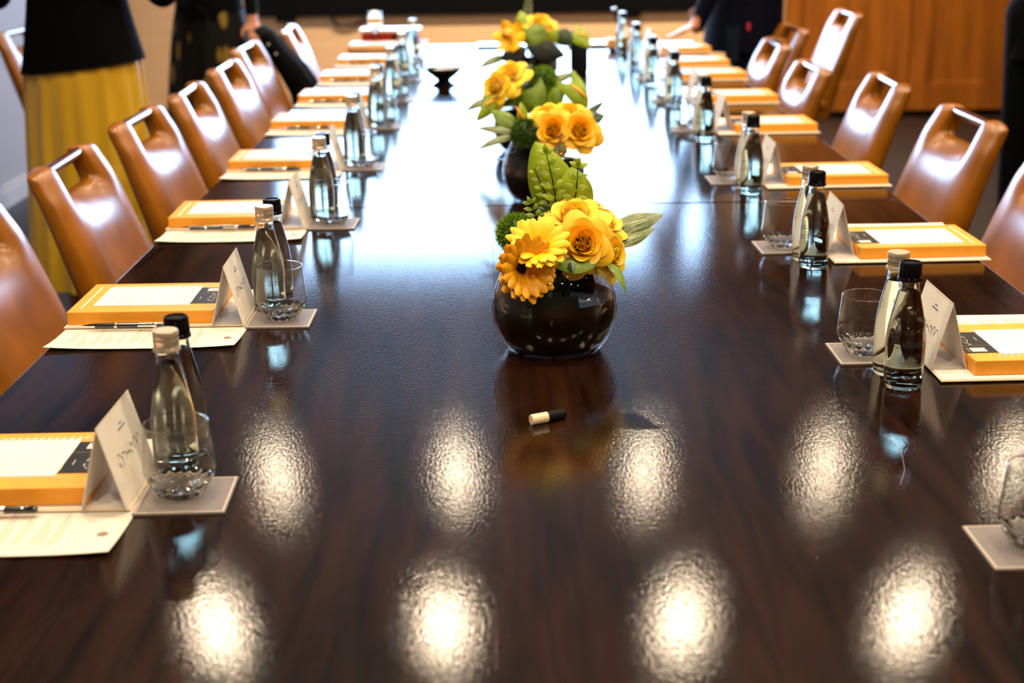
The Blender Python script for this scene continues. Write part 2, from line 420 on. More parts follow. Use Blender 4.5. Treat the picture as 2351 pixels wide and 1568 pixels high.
LC = [(-.97, 2.40), (-.971, 3.054), (-.969, 3.684), (-.954, 4.213), (-.966, 4.848), (-1.013, 5.528), (-.959, 6.29)]
for i, (x, y) in enumerate(LC):
    chair(x, y, 0, (0, .02, -.02, .03, 0, -.03, .05)[i], f'tan leather chair with handle slot, {ORD[i]} from the front on the left side')
RC = [(1.13, 2.80, 0), (1.136, 3.491, 0), (1.116, 4.202, 0), (1.05, 4.96, -.042), (1.035, 5.57, -.02), (1.248, 6.33, -.03)]
for i, (x, y, dz) in enumerate(RC):
    chair(x, y, dz, PI + (0, .02, -.03, .02, 0, .05)[i], f'tan leather chair with handle slot, {ORD[i]} from the front on the right side')
chair(1.685, 7.19, -.035, PI + .03, 'tan leather chair standing away from the table before the oak cupboard')
chair(-2.19, 6.42, 0, -.05, 'tan leather chair against the pale left wall behind the gold skirt')

# ------------------------------------------------------------------ place settings
def box_thing():
    t = empty('presentation_box')
    W, D, H = .228, .17, .021
    MB().box(-W / 2, W / 2, -D / 2, D / 2, 0, H).build('box_body', 'box_card', t, smooth=0, bevel=.0012)
    z = H + .0003
    MB().box(.068, W / 2 + .0004, -.045, .052, H - .0002, z).build('black_band', 'box_dark', t, smooth=0)
    pn = MB().box(-.082, .070, -.052, .060, H + .0002, H + .0007).build('white_sheet', 'paper_panel', t, smooth=0)
    m = MB()
    for k in range(9):
        x = -.06 + k * .0145; l = .03 + .04 * rnd.random(); y0 = -.045 + .02 * rnd.random()
        m.box(x, x + .0012, y0, y0 + l, H + .0007, H + .0008)
        if k % 3 == 1: m.box(x + .003, x + .004, y0, y0 + l * .6, H + .0007, H + .0008)
    m.build('printed_lines', 'print_grey', pn, smooth=0)
    m = MB()
    for k in range(18):                         # printed spiral binding along the far edge of the sheet
        x = -.078 + k * .0088
        m.quad((x, .062, z), (x + .0022, .062, z), (x + .0050, .069, z), (x + .0028, .069, z))
    m.quad((-.08, .0655, z), (.082, .0655, z), (.082, .0662, z), (-.08, .0662, z))
    m.quad((.082, .058, z), (.0828, .058, z), (.0868, .0662, z), (.086, .0662, z))
    m.quad((-.02, -.0560, z), (.085, -.0560, z), (.085, -.0552, z), (-.02, -.0552, z))
    m.build('printed_binding', 'print_white', t, smooth=0)
    MB().quad((-.098, -.066, z), (-.0955, -.066, z), (-.0955, .066, z), (-.098, .066, z)).build('printed_stripe', 'print_white', t, smooth=0)
    zz = z + .0002; m = MB()
    for k in range(6):                          # block of stacked lettering, illegible at this size
        x = .083 + k * .0036; m.quad((x, .029, zz), (x + .0028, .029, zz), (x + .0028, .046, zz), (x, .046, zz))
    m.build('printed_logo', 'print_white', t, smooth=0)
    m = MB(); pts = []
    for k in range(40):
        s = k / 39; pts.append((.098 + .006 * math.sin(s * 19) * (1 - .5 * s), -.035 + .052 * s + .004 * math.sin(s * 31)))
    for a, b in zip(pts, pts[1:]): m.quad((a[0], a[1], zz), (a[0] + .0007, a[1], zz), (b[0] + .0007, b[1], zz), (b[0], b[1], zz))
    m.quad((.080, -.02, zz), (.0808, -.02, zz), (.0808, -.006, zz), (.080, -.006, zz))
    m.build('printed_script', 'print_white', t, smooth=0)
    MB().quad((.107, .029, zz), (.1082, .029, zz), (.1082, .046, zz), (.107, .046, zz)).quad((.070, -.038, zz), (.071, -.038, zz), (.071, -.022, zz), (.070, -.022, zz)).quad((.068, .018, zz), (.1135, .018, zz), (.1135, .0185, zz), (.068, .0185, zz)).build('printed_gold_marks', 'print_gold', t, smooth=0)
    return t
def sheet_thing(W, D, lift, lines=True):
    """sheet lying with its near edge (-y) curling a little; origin at centre"""
    t = empty('menu_sheet')
    def top(u, v):
        x = (u - .5) * W; y = (v - .5) * D; e = max(0, 1 - v / .4)
        c = abs(2 * u - 1) ** 3
        return (x, y, .0008 + lift * e * e * (.35 + .65 * c))
    m = MB(); m.grid(top, 13, 9); n = len(m.v)
    m.grid(lambda u, v: tuple(Vector(top(1 - u, v)) - Vector((0, 0, .0005))), 13, 9)
    m.build('paper', 'paper', t, smooth=180)
    if lines:
        m = MB()
        for k in range(11):
            u = .08 + k * .066 + .012 * rnd.random(); l = .18 + .25 * rnd.random(); v0 = .05 + .08 * rnd.random()
            for q in range(2 + k % 2):
                uu = u + q * .016; vv = v0 + .05 * rnd.random(); ll = l * (1 - .25 * q)
                for s in range(4):
                    a, b = vv + ll * s / 4, vv + ll * (s + 1) / 4
                    p = [Vector(top(uu, a)), Vector(top(uu + .0045, a)), Vector(top(uu + .0045, b)), Vector(top(uu, b))]
                    m.quad(*[x + Vector((0, 0, .0004)) for x in p])
        m.build('printed_lines', 'print_tan', t, smooth=0)
        p = Vector(top(.93, .22)); m = MB(); m.lathe([(.0001, 0), (.006, 0)], 14, (p.x, p.y, p.z + .0006)); m.build('printed_crest', 'print_tan', t, smooth=0)
    return t
def card_thing():
    """tent card, ridge along y, written face towards +x"""
    t = empty('name_card'); L, H, B, th = .128, .094, .050, .0005
    m = MB()
    for s in (-1, 1):
        a = [(0, -L / 2, H), (0, L / 2, H), (s * B / 2, L / 2, 0), (s * B / 2, -L / 2, 0)]
        b = [(p[0] - s * th * 1.5, p[1], p[2] - th) for p in a]
        m.quad(*a); m.quad(*b[::-1]); m.quad(a[3], a[2], b[2], b[3]); m.quad(a[0], a[3], b[3], b[0]); m.quad(a[2], a[1], b[1], b[2])
    m.build('folded_card', 'paper', t, smooth=0, recalc=True)
    n = Vector((H, 0, B / 2)).normalized(); dn = Vector((B / 2, 0, -H)).normalized()
    def P(y, d): return Vector((0, y, H)) + dn * d + n * .0004
    m = MB(); hl = math.hypot(H, B / 2); pts = []
    for k in range(70):
        s = k / 69; pts.append((-.040 + .082 * s + .004 * math.sin(s * 46), hl * .52 + .0055 * math.sin(s * 37) * (1 - .4 * s) + .003 * math.sin(s * 90)))
    for a, b in zip(pts, pts[1:]): m.quad(P(a[0], a[1]), P(a[0], a[1] + .0012), P(b[0], b[1] + .0012), P(b[0], b[1]))
    m.quad(P(-.008, hl * .24), P(-.008, hl * .24 + .0014), P(.018, hl * .24 + .0014), P(.018, hl * .24))
    m.quad(P(.0, hl * .19), P(.0, hl * .19 + .0014), P(.010, hl * .19 + .0014), P(.010, hl * .19))
    m.build('handwritten_name', 'ink', t, smooth=0)
    return t
def glass_thing():
    t = empty('stemless_glass')
    out = [(.0001, 0), (.020, 0), (.0235, .0015), (.0285, .007), (.0362, .020), (.0396, .0285), (.0403, .0325), (.0399, .0365), (.0350, .0845), (.0346, .0855)]
    inn = [(.0341, .0848), (.0389, .0365), (.0393, .0325), (.0386, .029), (.0345, .020), (.024, .0125), (.010, .0095), (.0001, .009)]
    MB().lathe(out[4:] + inn[:5], 56).build('bowl', 'thin_glass', t, smooth=50)
    def mod(i, a, r): return r * (1 + (.10 if i in (6, 7, 8) else .02) * math.cos(14 * a)) if i > 1 else r
    MB().lathe([(.0001, 0), (.020, 0), (.0235, .0015), (.0285, .007), (.0355, .0195), (.0342, .0202), (.030, .0165), (.022, .0125), (.012, .0150), (.0001, .0105)], 84, mod=mod).build('heavy_base', 'glass', t, smooth=40)
    MB().lathe([(.0347 + .0008 * math.cos(q * PI / 4), .0852 + .0008 * math.sin(q * PI / 4)) for q in range(9)], 56).build('rim', 'glass', t, smooth=180)
    return t
def coaster_thing():
    t = empty('coaster')
    MB().box(-.05, .05, -.05, .05, 0, .003).build('board', 'coaster', t, smooth=0, bevel=.0006)
    m = MB(); z0, z1 = .0029, .0033
    for a in (-.0485, .0467):
        m.box(a, a + .0018, -.0485, .0485, z0, z1); m.box(-.0467, .0467, a, a + .0018, z0, z1)
    m.build('border_line', 'coaster_rim', t, smooth=0)
    return t
BH = .172
def bottle_thing(capm, name):
    t = empty(name)
    out = [(.0001, .002), (.019, .002), (.0215, 0), (.0238, .002), (.0252, .008), (.0258, .03), (.0262, .058), (.0258, .070), (.0240, .086), (.0205, .105), (.0165, .122), (.0137, .134), (.0128, .140), (.0128, .150), (.0132, .152)]
    inn = [(.0112, .152), (.0110, .140), (.0118, .134), (.0146, .122), (.0185, .105), (.0220, .086), (.0238, .070), (.0242, .058), (.0238, .03), (.0230, .010), (.020, .0065), (.0001, .0065)]
    MB().lathe(out + inn, 40).build('glass_body', 'bottle_glass', t, smooth=60)
    MB().lathe([(.0001, .0062), (.0202, .0062), (.0232, .010), (.0240, .03), (.0244, .058), (.0240, .070), (.0222, .086), (.0187, .105), (.0149, .1215), (.0122, .1335), (.0001, .1335)], 40).build('water', 'water', t, smooth=60)
    def mod(i, a, r): return r * (1 + .018 * math.cos(36 * a)) if i in (4, 5) else r
    if capm == 'silver_cap':
        pr = [(.0148, .148), (.0156, .1485), (.0156, .1515), (.0143, .153), (.0143, .1545), (.0143, .160), (.0148, .161), (.0140, .163), (.0146, .165), (.0146, .1705), (.0138, .172), (.0001, .172)]
    else:
        pr = [(.0152, .147), (.0160, .1475), (.0160, .1505), (.0146, .152), (.0148, .153), (.0144, .1695), (.0132, .172), (.011, .172), (.0105, .1705), (.0001, .1705)]
    MB().lathe(pr, 48, mod=mod).build('screw_cap', capm, t, smooth=50)
    m = MB(); rr = random.Random(3)                 # small printed text on the back of the bottle, too fine to read
    for (row, z) in enumerate((.068, .0655, .063, .052, .0495, .047)):
        a = -2.2
        while a < -1.2 + .25 * rr.random():
            da = .03 + .08 * rr.random(); R = .02645 - .0004 * (z > .06)
            m.quad((R * math.cos(a), R * math.sin(a), z), (R * math.cos(a + da), R * math.sin(a + da), z), (R * math.cos(a + da), R * math.sin(a + da), z + .0010), (R * math.cos(a), R * math.sin(a), z + .0010))
            a += da + .02
    m.build('printed_text', 'ink', t, smooth=0)
    return t
def pen_thing():
    """along x, tip at -x, origin at mid, lying on z=0"""
    t = empty('ballpoint_pen'); r = .0043
    def seg(prof, nm, mm):
        m = MB(); m.lathe(prof, 16); m.v = [(z, x, y + r) for (x, y, z) in m.v]; m.build(nm, mm, t, smooth=50, recalc=True)
    seg([(.0004, -.083), (.0012, -.079), (.0032, -.069), (.0038, -.062)], 'tip', 'chrome')
    seg([(.0040, -.062), (.0043, -.030), (.0043, .052)], 'barrel', 'pen_black')
    seg([(.0044, -.032), (.0046, -.031), (.0046, -.029), (.0044, -.028)], 'ring', 'chrome')
    seg([(.0044, .028), (.0047, .029), (.0047, .033), (.0044, .034)], 'cap_ring', 'chrome')
    seg([(.0043, .052), (.0042, .066), (.0030, .069), (.0001, .0695)], 'end_cap', 'pen_black')
    MB().box(.005, .034, -.0066, -.0048, r - .001, r + .0012).build('clip', 'chrome', t, smooth=0, bevel=.0003)
    return t
P_box, P_card, P_glass, P_coast = box_thing(), card_thing(), glass_thing(), coaster_thing()
P_bs, P_bb, P_pen = bottle_thing('silver_cap', 'water_bottle'), bottle_thing('black_plastic', 'water_bottle'), pen_thing()
P_sheet, P_sheetR = sheet_thing(.284, .235, .006), sheet_thing(.284, .21, .002)
def folder_thing(W, D):
    t = empty('paper_folder')
    MB().box(-W / 2, W / 2, -D / 2, D / 2, 0, .0016).build('cover', 'folder_card', t, smooth=0, bevel=.0004)
    MB().box(-W / 2 + .002, W / 2 - .002, -D / 2 + .003, D / 2 - .002, .0016, .0026).build('inner_sheet', 'paper', t, smooth=0)
    return t
P_fold = folder_thing(.282, .212)
used = set()
def put(p, x, y, z, rz, label, cat, group):
    if p.name in used: c = copy_tree(p)
    else: c = p; used.add(p.name)
    c.location = (x, y, z); c.rotation_euler = (0, 0, rz); tag(c, label, cat, group); return c
LY = [1.43, 2.13, 2.82, 3.47, 4.13, 4.70, 5.26, 5.83]
LBs = [1.532, 2.214, 2.898, 3.545, 4.187, 4.76, 5.286, 5.896]
for i, y in enumerate(LY):
    o = f'{ORD[i]} left-side place from the front'; r = random.Random(50 + i); j = lambda a: a * (2 * r.random() - 1)
    last = i == 7
    put(P_sheet, -.555, y - .001, TZ, j(.015), f'cream printed menu sheet at the {o}', 'sheet', 'menu sheets on the left')
    f = put(P_fold, -.559, y + .098, TZ + .0022, j(.006), f'cream paper folder under the orange box at the {o}', 'folder', 'paper folders on the left')
    put(P_box, -.582, y + .087, TZ + .0050, j(.012) + .008, f'orange box with white sheet and black band at the {o}', 'box', 'orange boxes on the left')
    put(P_card, -.445, y + .052, TZ + .0050, j(.03), f'folded white name card at the {o}', 'name card', 'name cards on the left')
    put(P_pen, -.585, y - .018, TZ + .0052, .01 + j(.02), f'black pen with metal tip on the sheet at the {o}', 'pen', 'pens on the left')
    put(P_coast, -.366, y + .032, TZ, j(.04) - .01, f'grey square coaster at the {o}', 'coaster', 'coasters on the left')
    put(P_glass, -.368 + j(.004), y + .032, TZ + .0034, j(3), f'empty stemless glass on the coaster at the {o}', 'glass', 'glasses on the left')
    put(P_bs, -.393, LBs[i] + .006, TZ, .3 + j(.5), f'silver-capped water bottle at the {o}', 'bottle', 'silver-capped bottles on the left')
    put(P_bb, -.391 + j(.003), LBs[i] + .062, TZ, 1 + j(.5), f'black-capped water bottle at the {o}', 'bottle', 'black-capped bottles on the left')
RY = [1.827, 2.48, 3.165, 3.93, 4.53, 5.14, 5.56, 6.08]
RBb = [(.52, 1.800), (.533, 2.447), (.532, 3.113), (.524, 3.826), (.516, 4.487), (.497, 4.988), (.489, 5.527), (.48, 6.096)]
put(P_coast, .513, 1.302, TZ, .02, 'grey square coaster nearest the camera at the right edge of the picture', 'coaster', 'coasters on the right')
put(P_glass, .522, 1.300, TZ + .0034, .4, 'empty stemless glass nearest the camera at the right edge of the picture', 'glass', 'glasses on the right')
for i, y in enumerate(RY):
    o = f'{ORD[i]} right-side place from the front'; r = random.Random(90 + i); j = lambda a: a * (2 * r.random() - 1)
    bx, by = RBb[i]; cy = y + (.112 if i < 2 else .095)
    if by > y + .05: cy = y + .14
    put(P_sheetR, .715, y + .195, TZ, PI + j(.02), f'cream printed menu sheet behind the orange box at the {o}', 'sheet', 'menu sheets on the right')
    put(P_fold, .713, y + .090, TZ + .0022, PI + .03 + j(.01), f'cream paper folder under the orange box at the {o}', 'folder', 'paper folders on the right')
    put(P_box, .735, y + .087, TZ + .0050, PI + .03 + j(.012), f'orange box with white sheet and black band at the {o}', 'box', 'orange boxes on the right')
    put(P_card, .597, y + .090, TZ + .0050, PI + j(.04), f'folded white name card at the {o}', 'name card', 'name cards on the right')
    put(P_coast, .507, max(cy, by + .14), TZ, j(.04), f'grey square coaster at the {o}', 'coaster', 'coasters on the right')
    put(P_glass, .503 + j(.004), max(cy, by + .14), TZ + .0034, j(3), f'empty stemless glass on the coaster at the {o}', 'glass', 'glasses on the right')
    put(P_bb, bx, by, TZ, -.2 + j(.5), f'black-capped water bottle at the {o}', 'bottle', 'black-capped bottles on the right')
    put(P_bs, bx - .001, by + .056, TZ, .2 + j(.5), f'silver-capped water bottle at the {o}', 'bottle', 'silver-capped bottles on the right')

# ------------------------------------------------------------------ vases and flowers
def vase_thing():
    t = empty('glass_vase')
    out = [(.0001, .002), (.057, .002), (.062, 0), (.069, .004), (.080, .02), (.0895, .045), (.0915, .062), (.089, .082), (.080, .108), (.0715, .125), (.0700, .126)]
    inn = [(.0685, .125), (.077, .107), (.0858, .082), (.088, .062), (.087, .046), (.0775, .0215), (.0665, .0065), (.0001, .005)]
    MB().lathe(out + inn, 64).build('glass_bowl', 'thin_glass', t, smooth=60)
    MB().lathe([(.0001, .0055), (.066, .007), (.0770, .022), (.0866, .046), (.0882, .062), (.0860, .082), (.0001, .082)], 64).build('water', 'water', t, smooth=60)
    def strip(a0, a1, z0, z1, sh):
        pr = [(.062, .007), (.0745, .0215), (.0845, .046), (.085, .062), (.083, .081), (.075, .105)]
        def fn(u, v):
            a = a0 + (a1 - a0) * u; z = z0 + (z1 - z0) * v
            return ((lerp_tab([(q[1], q[0]) for q in pr], z) - sh) * math.cos(a), (lerp_tab([(q[1], q[0]) for q in pr], z) - sh) * math.sin(a), z)
        return MB().grid(fn, 24, 8)
    strip(-5.6, -1.15, .0075, .098, .001).build('lining_leaf', 'leaf_black', t, smooth=180)
    strip(-1.4, .1, .0075, .050, .003).build('lining_leaf', 'leaf_black', t, smooth=180)
    strip(-2.8, -.75, .0085, .078, .004).build('lining_leaf', 'leaf_black', t, smooth=180)
    return t
P_vase = vase_thing()
VASES = [(.06, 1.995), (.072, 3.085), (.045, 3.73), (.087, 5.2)]
vlab = ['round clear glass vase of yellow roses and gerberas nearest the camera', 'round dark-lined glass vase in the middle of the table, second from the front', 'glass vase mostly hidden behind the second bouquet', 'glass vase of the farthest bouquet, beside the black cylinder']
for (x, y), l, a in zip(VASES, vlab, (0, .5, 1, 2)): put(P_vase, x, y, TZ, a, l, 'vase', 'glass vases down the middle')

def frame(p, n, roll=0):
    n = Vector(n).normalized(); q = n.to_track_quat('Z', 'Y'); return Matrix.Translation(p) @ q.to_matrix().to_4x4() @ Matrix.Rotation(roll, 4, 'Z')
def petal(mb, ang, r0, L, W, open_, curl, cup, base_z=0, nu=5, nv=5):
    """petal leaving the axis at radius r0, opening outwards by open_ (rad from the axis)"""
    def fn(u, v):
        s = (u - .5) * 2
        w = W * (math.sin(PI * min(1, .16 + .62 * v)) ** .8) * (1 - .12 * v * v)
        th = open_ * (v ** .8) + curl * max(0, v - .65) * 2.2
        rad = r0 + L * v * math.sin(th * .75) - cup * (s * s) * W * .6 * (1 - v * .3)
        z = base_z + L * v * math.cos(th * .75) - .06 * L * s * s * v
        tx = s * w
        rad2 = rad - abs(s) * abs(s) * w * .45
        return (rad2 * math.cos(ang) - tx * math.sin(ang), rad2 * math.sin(ang) + tx * math.cos(ang), z)
    mb.grid(fn, nu, nv)
def rose_mesh(seed, m, outer=1.0):
    r = random.Random(seed); mb = MB(); ga = 2.39996
    for k in range(34):
        t = k / 33
        L = .038 + .009 * t; W = .014 + .014 * t ** .8
        petal(mb, k * ga + r.uniform(-.15, .15), .0035 + .0125 * t, L * (1 - .10 * t), W, (-.16 + .98 * t ** 1.4) * outer, 1.1 * t ** 2, .22, -.010 * t, 7, 8)
    mb.ball((0, 0, .020), .0075, 10, 8, (1, 1, 1.9))
    me = mb.mesh('bloom', m, 180); return me
R_Y = [rose_mesh(1, 'rose_yellow'), rose_mesh(2, 'rose_yellow', 1.15)]; R_O = rose_mesh(5, 'rose_orange', .88)
def stem_to(t, p, vase, inv, rad=.0022, mt='stem'):
    vx, vy = VASES[vase]; r = random.Random(int(abs(p[0] * 9999)) + vase)
    b = Vector((vx + r.uniform(-.03, .03), vy + r.uniform(-.03, .03), TZ + .025)); n = Vector((vx + (p[0] - vx) * .35, vy + (p[1] - vy) * .35, TZ + .115))
    P0 = Vector(p)
    MB().tube([inv @ b, inv @ n, inv @ (n * .4 + P0 * .6), inv @ P0], rad, 6).build('stem', mt, t)
def rose(p, n, s, vase, label, kind=0, roll=0):
    M = frame(p, n, roll); t = empty('rose'); t.matrix_world = M; inv = M.inverted()
    b = link('bloom', R_O if kind == 2 else R_Y[kind], t); b.scale = (s, s, s); b.location = (0, 0, -.022 * s)
    MB().lathe([(.0001, -.014), (.006, -.013), (.0095, -.006), (.011, .002)], 10).build('calyx', 'stem', t).scale = (s, s, s)
    b2 = [c for c in t.children if c.name.startswith('calyx')][0]; b2.location = (0, 0, -.020 * s)
    stem_to(t, M @ Vector((0, 0, -.03 * s)), vase, inv); tag(t, label, 'rose', 'roses'); return t
def ger_petal():
    def fn(u, v):
        s = (u - .5) * 2; w = .0076 * math.sin(PI * min(1, .10 + .80 * v)) ** .7 * (1 if v < .98 else .6)
        return (.008 + .037 * v, s * w, .004 + .010 * math.sin(v * 1.5) - .002 * s * s - .004 * v * v)
    return MB().grid(fn, 4, 7)
GP = {k: ger_petal().mesh('petal', k, 180) for k in ('petal_yellow', 'petal_amber')}
def gerbera(p, n, s, vase, label, m, cup=.0):
    M = frame(p, n); t = empty('gerbera'); t.matrix_world = M; r = random.Random(int(s * 1000))
    for ring, (cnt, tilt, sc_) in enumerate(((17, 0, 1.0), (16, .13, .95))):
        for k in range(cnt):
            o = link('petal', GP[m], t, rot=(0, -(tilt + cup) + r.uniform(-.05, .05), 2 * PI * (k + .5 * ring) / cnt + r.uniform(-.05, .05)))
            o.scale = (sc_ * s * r.uniform(.95, 1.05), s, s); o.location = (0, 0, .001 * ring)
    m2 = MB(); m2.ball((0, 0, .006), .0085, 14, 8, (1, 1, .5)); m2.build('flower_centre', 'flower_dark', t, smooth=180).scale = (s, s, s)
    stem_to(t, M @ Vector((0, 0, -.002)), vase, M.inverted(), .003); tag(t, label, 'gerbera', 'gerberas'); return t
def fuzz(p, R, vase, label, m):
    """green dianthus ball: a core bristling with short blades"""
    t = empty('green_dianthus', p); r = random.Random(int(R * 1e5)); mb = MB()
    for k in range(1500):
        z = r.uniform(-.75, 1); a = r.uniform(0, 2 * PI); q = math.sqrt(1 - z * z); d = Vector((q * math.cos(a), q * math.sin(a), z))
        d2 = (d + Vector((r.uniform(-.4, .4), r.uniform(-.4, .4), r.uniform(-.3, .5))) * .6).normalized()
        s = d.orthogonal().normalized(); s.rotate(Quaternion(d, r.uniform(0, 6.28))); b = d * R * .72; w = R * .035
        e = b + d2 * R * r.uniform(.25, .42); mid = (b + e) / 2 + s * w * .6
        mb.add([b - s * w, b + s * w, mid + s * w * .5, e, mid - s * w * .9], [(0, 1, 2, 4), (4, 2, 3)])
    o = mb.build('bristles', m, t, smooth=0); o['kind'] = 'stuff'
    MB().ball((0, 0, 0), R * .78, 14, 10).build('core', 'moss_dark', t, smooth=180)
    stem_to(t, Vector(p) - Vector((0, 0, R * .6)), vase, Matrix.Translation(p).inverted()); tag(t, label, 'dianthus', 'green dianthus balls')
def leaf_mesh(base, tip, W, nrm, m, bend=.12, fold=.25, shape='lance', nm='blade', wav=0):
    base, tip = Vector(base), Vector(tip); d = tip - base; L = d.length; d.normalize()
    nrm = Vector(nrm); s = d.cross(nrm).normalized(); n = s.cross(d).normalized()
    uv = []
    def fn(u, v):
        k = (u - .5) * 2
        if shape == 'heart': w = W * (math.sin(PI * min(1, .28 + .72 * v)) ** .7) * (1.0 if v < .5 else 1 - .3 * (v - .5)); back = -.16 * L * k * k * (1 - v) ** 2 * 2
        elif shape == 'round': w = W * math.sin(PI * (.04 + .95 * v)) ** .5; back = 0
        else: w = W * math.sin(PI * (.03 + .96 * v)) ** .9 * (1 - .25 * v); back = 0
        p = base + d * (v * L + back) + s * (k * w) + n * (bend * L * math.sin(PI * v) - fold * w * k * k + wav * W * math.sin(v * 11 + k * 2) * abs(k))
        uv.append((v, k, 0)); return p - base
    mb = MB(); mb.grid(fn, 9, 12); me = mb.mesh(nm, m, 180)
    at = me.attributes.new('leafuv', 'FLOAT_VECTOR', 'POINT')
    at.data.foreach_set('vector', [c for q in uv for c in q]); return me
UPC = (-.1, -.75, .65)
def leaf(base, tip, W, vase, label, m='leaf_green', nrm=UPC, bend=.1, fold=.25, shape='lance', stem=True, wav=0, nm='bouquet_leaf'):
    t = empty(nm, base); link('blade', leaf_mesh(base, tip, W, nrm, m, bend, fold, shape, wav=wav), t)
    b, tp = Vector(base), Vector(tip)
    mid = [Vector((0, 0, 0)) + (tp - b) * k / 5 + Vector(nrm).normalized() * (bend * (tp - b).length * math.sin(PI * k / 5) - .0012) for k in range(6)]
    MB().tube(mid, [.0012, .001, .0009, .0007, .0005, .0002], 5).build('midrib', 'stem', t)
    if stem: stem_to(t, base, vase, Matrix.Translation(base).inverted(), .0018)
    tag(t, label, 'leaf', 'bouquet leaves')
def anthurium(base, tip, W, vase, label, m='leaf_lime', sp=True, nrm=UPC, spd=None):
    t = empty('anthurium', base); link('spathe', leaf_mesh(base, tip, W, nrm, m, .10, .35, 'heart', 'spathe'), t)
    b, tp = Vector(base), Vector(tip); d = tp - b; n = Vector(nrm).normalized()
    if sp:
        e = Vector(spd) if spd else d * .62 + n * .030
        MB().tube([d * .12 + n * .002, d * .12 * .5 + e * .5 + n * .004, e], [.0035, .0032, .0012], 8).build('spadix', 'spadix', t, smooth=180)
    stem_to(t, b + d * .1, vase, Matrix.Translation(base).inverted(), .0024); tag(t, label, 'anthurium', 'green anthuriums')
def sprig(base, tip, vase, label, n=5, s=.016, m='leaf_green', mt='stem_dark'):
    t = empty('leafy_sprig', base); b, tp = Vector(base), Vector(tip); d = tp - b; r = random.Random(int(tp.x * 1e5))
    MB().tube([(0, 0, 0), d * .5 + Vector((.002, 0, 0)), d], [.0013, .001, .0006], 6).build('twig', mt, t)
    dn = d.normalized(); sd = dn.cross(Vector((0, -1, .2))).normalized()
    for k in range(n):
        q = d * (.25 + .75 * k / (n - 1)); sz = s * (1 - .35 * k / n)
        for g in (-1, 1):
            dr = (sd * g + dn * .45 + Vector((0, -.4 * r.random(), .1))).normalized()
            link('leaflet', leaf_mesh(q, q + dr * sz, sz * .32, UPC, m, .12, .3), t, loc=q)
    link('leaflet', leaf_mesh(d, d + dn * s * .7, s * .2, UPC, m), t, loc=d)
    stem_to(t, base, vase, Matrix.Translation(base).inverted(), .0014, mt); tag(t, label, 'sprig', 'leafy sprigs')

CM = (0, -.8, .6)
# front bouquet
rose((.090, 2.02, .940), (-.1, -.45, .9), 1.12, 0, 'large pale yellow rose at the top of the front bouquet', 1)
rose((.100, 1.965, .914), (.10, -.92, .40), .98, 0, 'yellow-orange rose facing the camera in the middle of the front bouquet', 2, .4)
rose((.133, 2.04, .928), (.45, -.35, .85), .95, 0, 'yellow rose at the upper right of the front bouquet', 0, 1)
rose((.142, 1.995, .892), (.75, -.6, .25), .92, 0, 'yellow rose at the right edge of the front bouquet above the drooping leaf', 0, 2)
rose((.112, 2.075, .940), (.2, .1, 1), 1.0, 0, 'yellow rose half hidden at the back of the front bouquet', 0, 3)
gerbera((.037, 1.955, .905), (-.02, -.62, .80), 1.12, 0, 'bright yellow gerbera beside the green ball in the front bouquet', 'petal_yellow', .22)
gerbera((.008, 1.945, .884), (.42, -.86, .16), 1.25, 0, 'amber gerbera drooping over the left rim of the front vase', 'petal_amber', .38)
fuzz((.006, 2.06, .908), .031, 0, 'bright green fuzzy dianthus ball in the front bouquet', 'moss_green')
anthurium((.072, 2.11, .945), (.036, 2.115, 1.035), .036, 0, 'tall broad green leaf standing at the back of the front bouquet', 'leaf_lime', False, (0, -1, .25))
anthurium((.098, 2.10, .945), (.090, 2.105, .998), .029, 0, 'shorter broad green leaf behind the front roses', 'leaf_lime', False, (.2, -1, .3))
sprig((.068, 2.07, .935), (.052, 2.065, 1.025), 0, 'dark-stemmed sprig before the tall leaf, tallest of the front bouquet', 5, .022, 'leaf_lime')
sprig((.060, 2.07, .935), (.036, 2.065, .998), 0, 'dark-stemmed sprig at the left of the tall front leaf', 5, .015, 'leaf_lime')
sprig((.090, 2.07, .935), (.098, 2.06, 1.005), 0, 'dark-stemmed sprig at the right of the tall front leaf', 4, .022, 'leaf_lime')
sprig((.046, 2.05, .905), (.028, 2.07, .950), 0, 'small dark sprig between the green ball and the top front rose', 5, .018, 'leaf_green')
sprig((.062, 2.04, .905), (.050, 2.05, .945), 0, 'short dark sprig against the left of the top front rose', 4, .016, 'leaf_dark')
leaf((.140, 2.055, .905), (.226, 2.075, .930), .021, 0, 'upper streaked leaf reaching right from the front bouquet', 'leaf_variegated', (0, -.8, .8), .06)
leaf((.142, 2.03, .896), (.212, 2.055, .914), .014, 0, 'lower streaked leaf reaching right from the front bouquet', 'leaf_variegated', (0, -.8, .8), -.05)
leaf((.122, 1.955, .889), (.052, 1.945, .888), .019, 0, 'green leaf lying below the middle front rose', 'leaf_green', (0, -.75, .75), .05)
leaf((.128, 1.985, .886), (.160, 1.945, .846), .0095, 0, 'narrow leaf drooping at the right of the front vase', 'leaf_green', (.5, -.6, .6), .18)
leaf((.055, 1.98, .885), (.020, 1.945, .852), .012, 0, 'dark leaf hanging inside the front vase behind the gerberas', 'leaf_dark', CM, .1)
leaf((.070, 1.985, .905), (.085, 1.935, .880), .016, 0, 'dark leaf tucked between the front gerbera and the middle rose', 'leaf_dark', CM, .1)
leaf((.050, 2.0, .895), (.065, 1.94, .870), .022, 0, 'black-green leaf over the front vase rim', 'leaf_black', CM, .1)
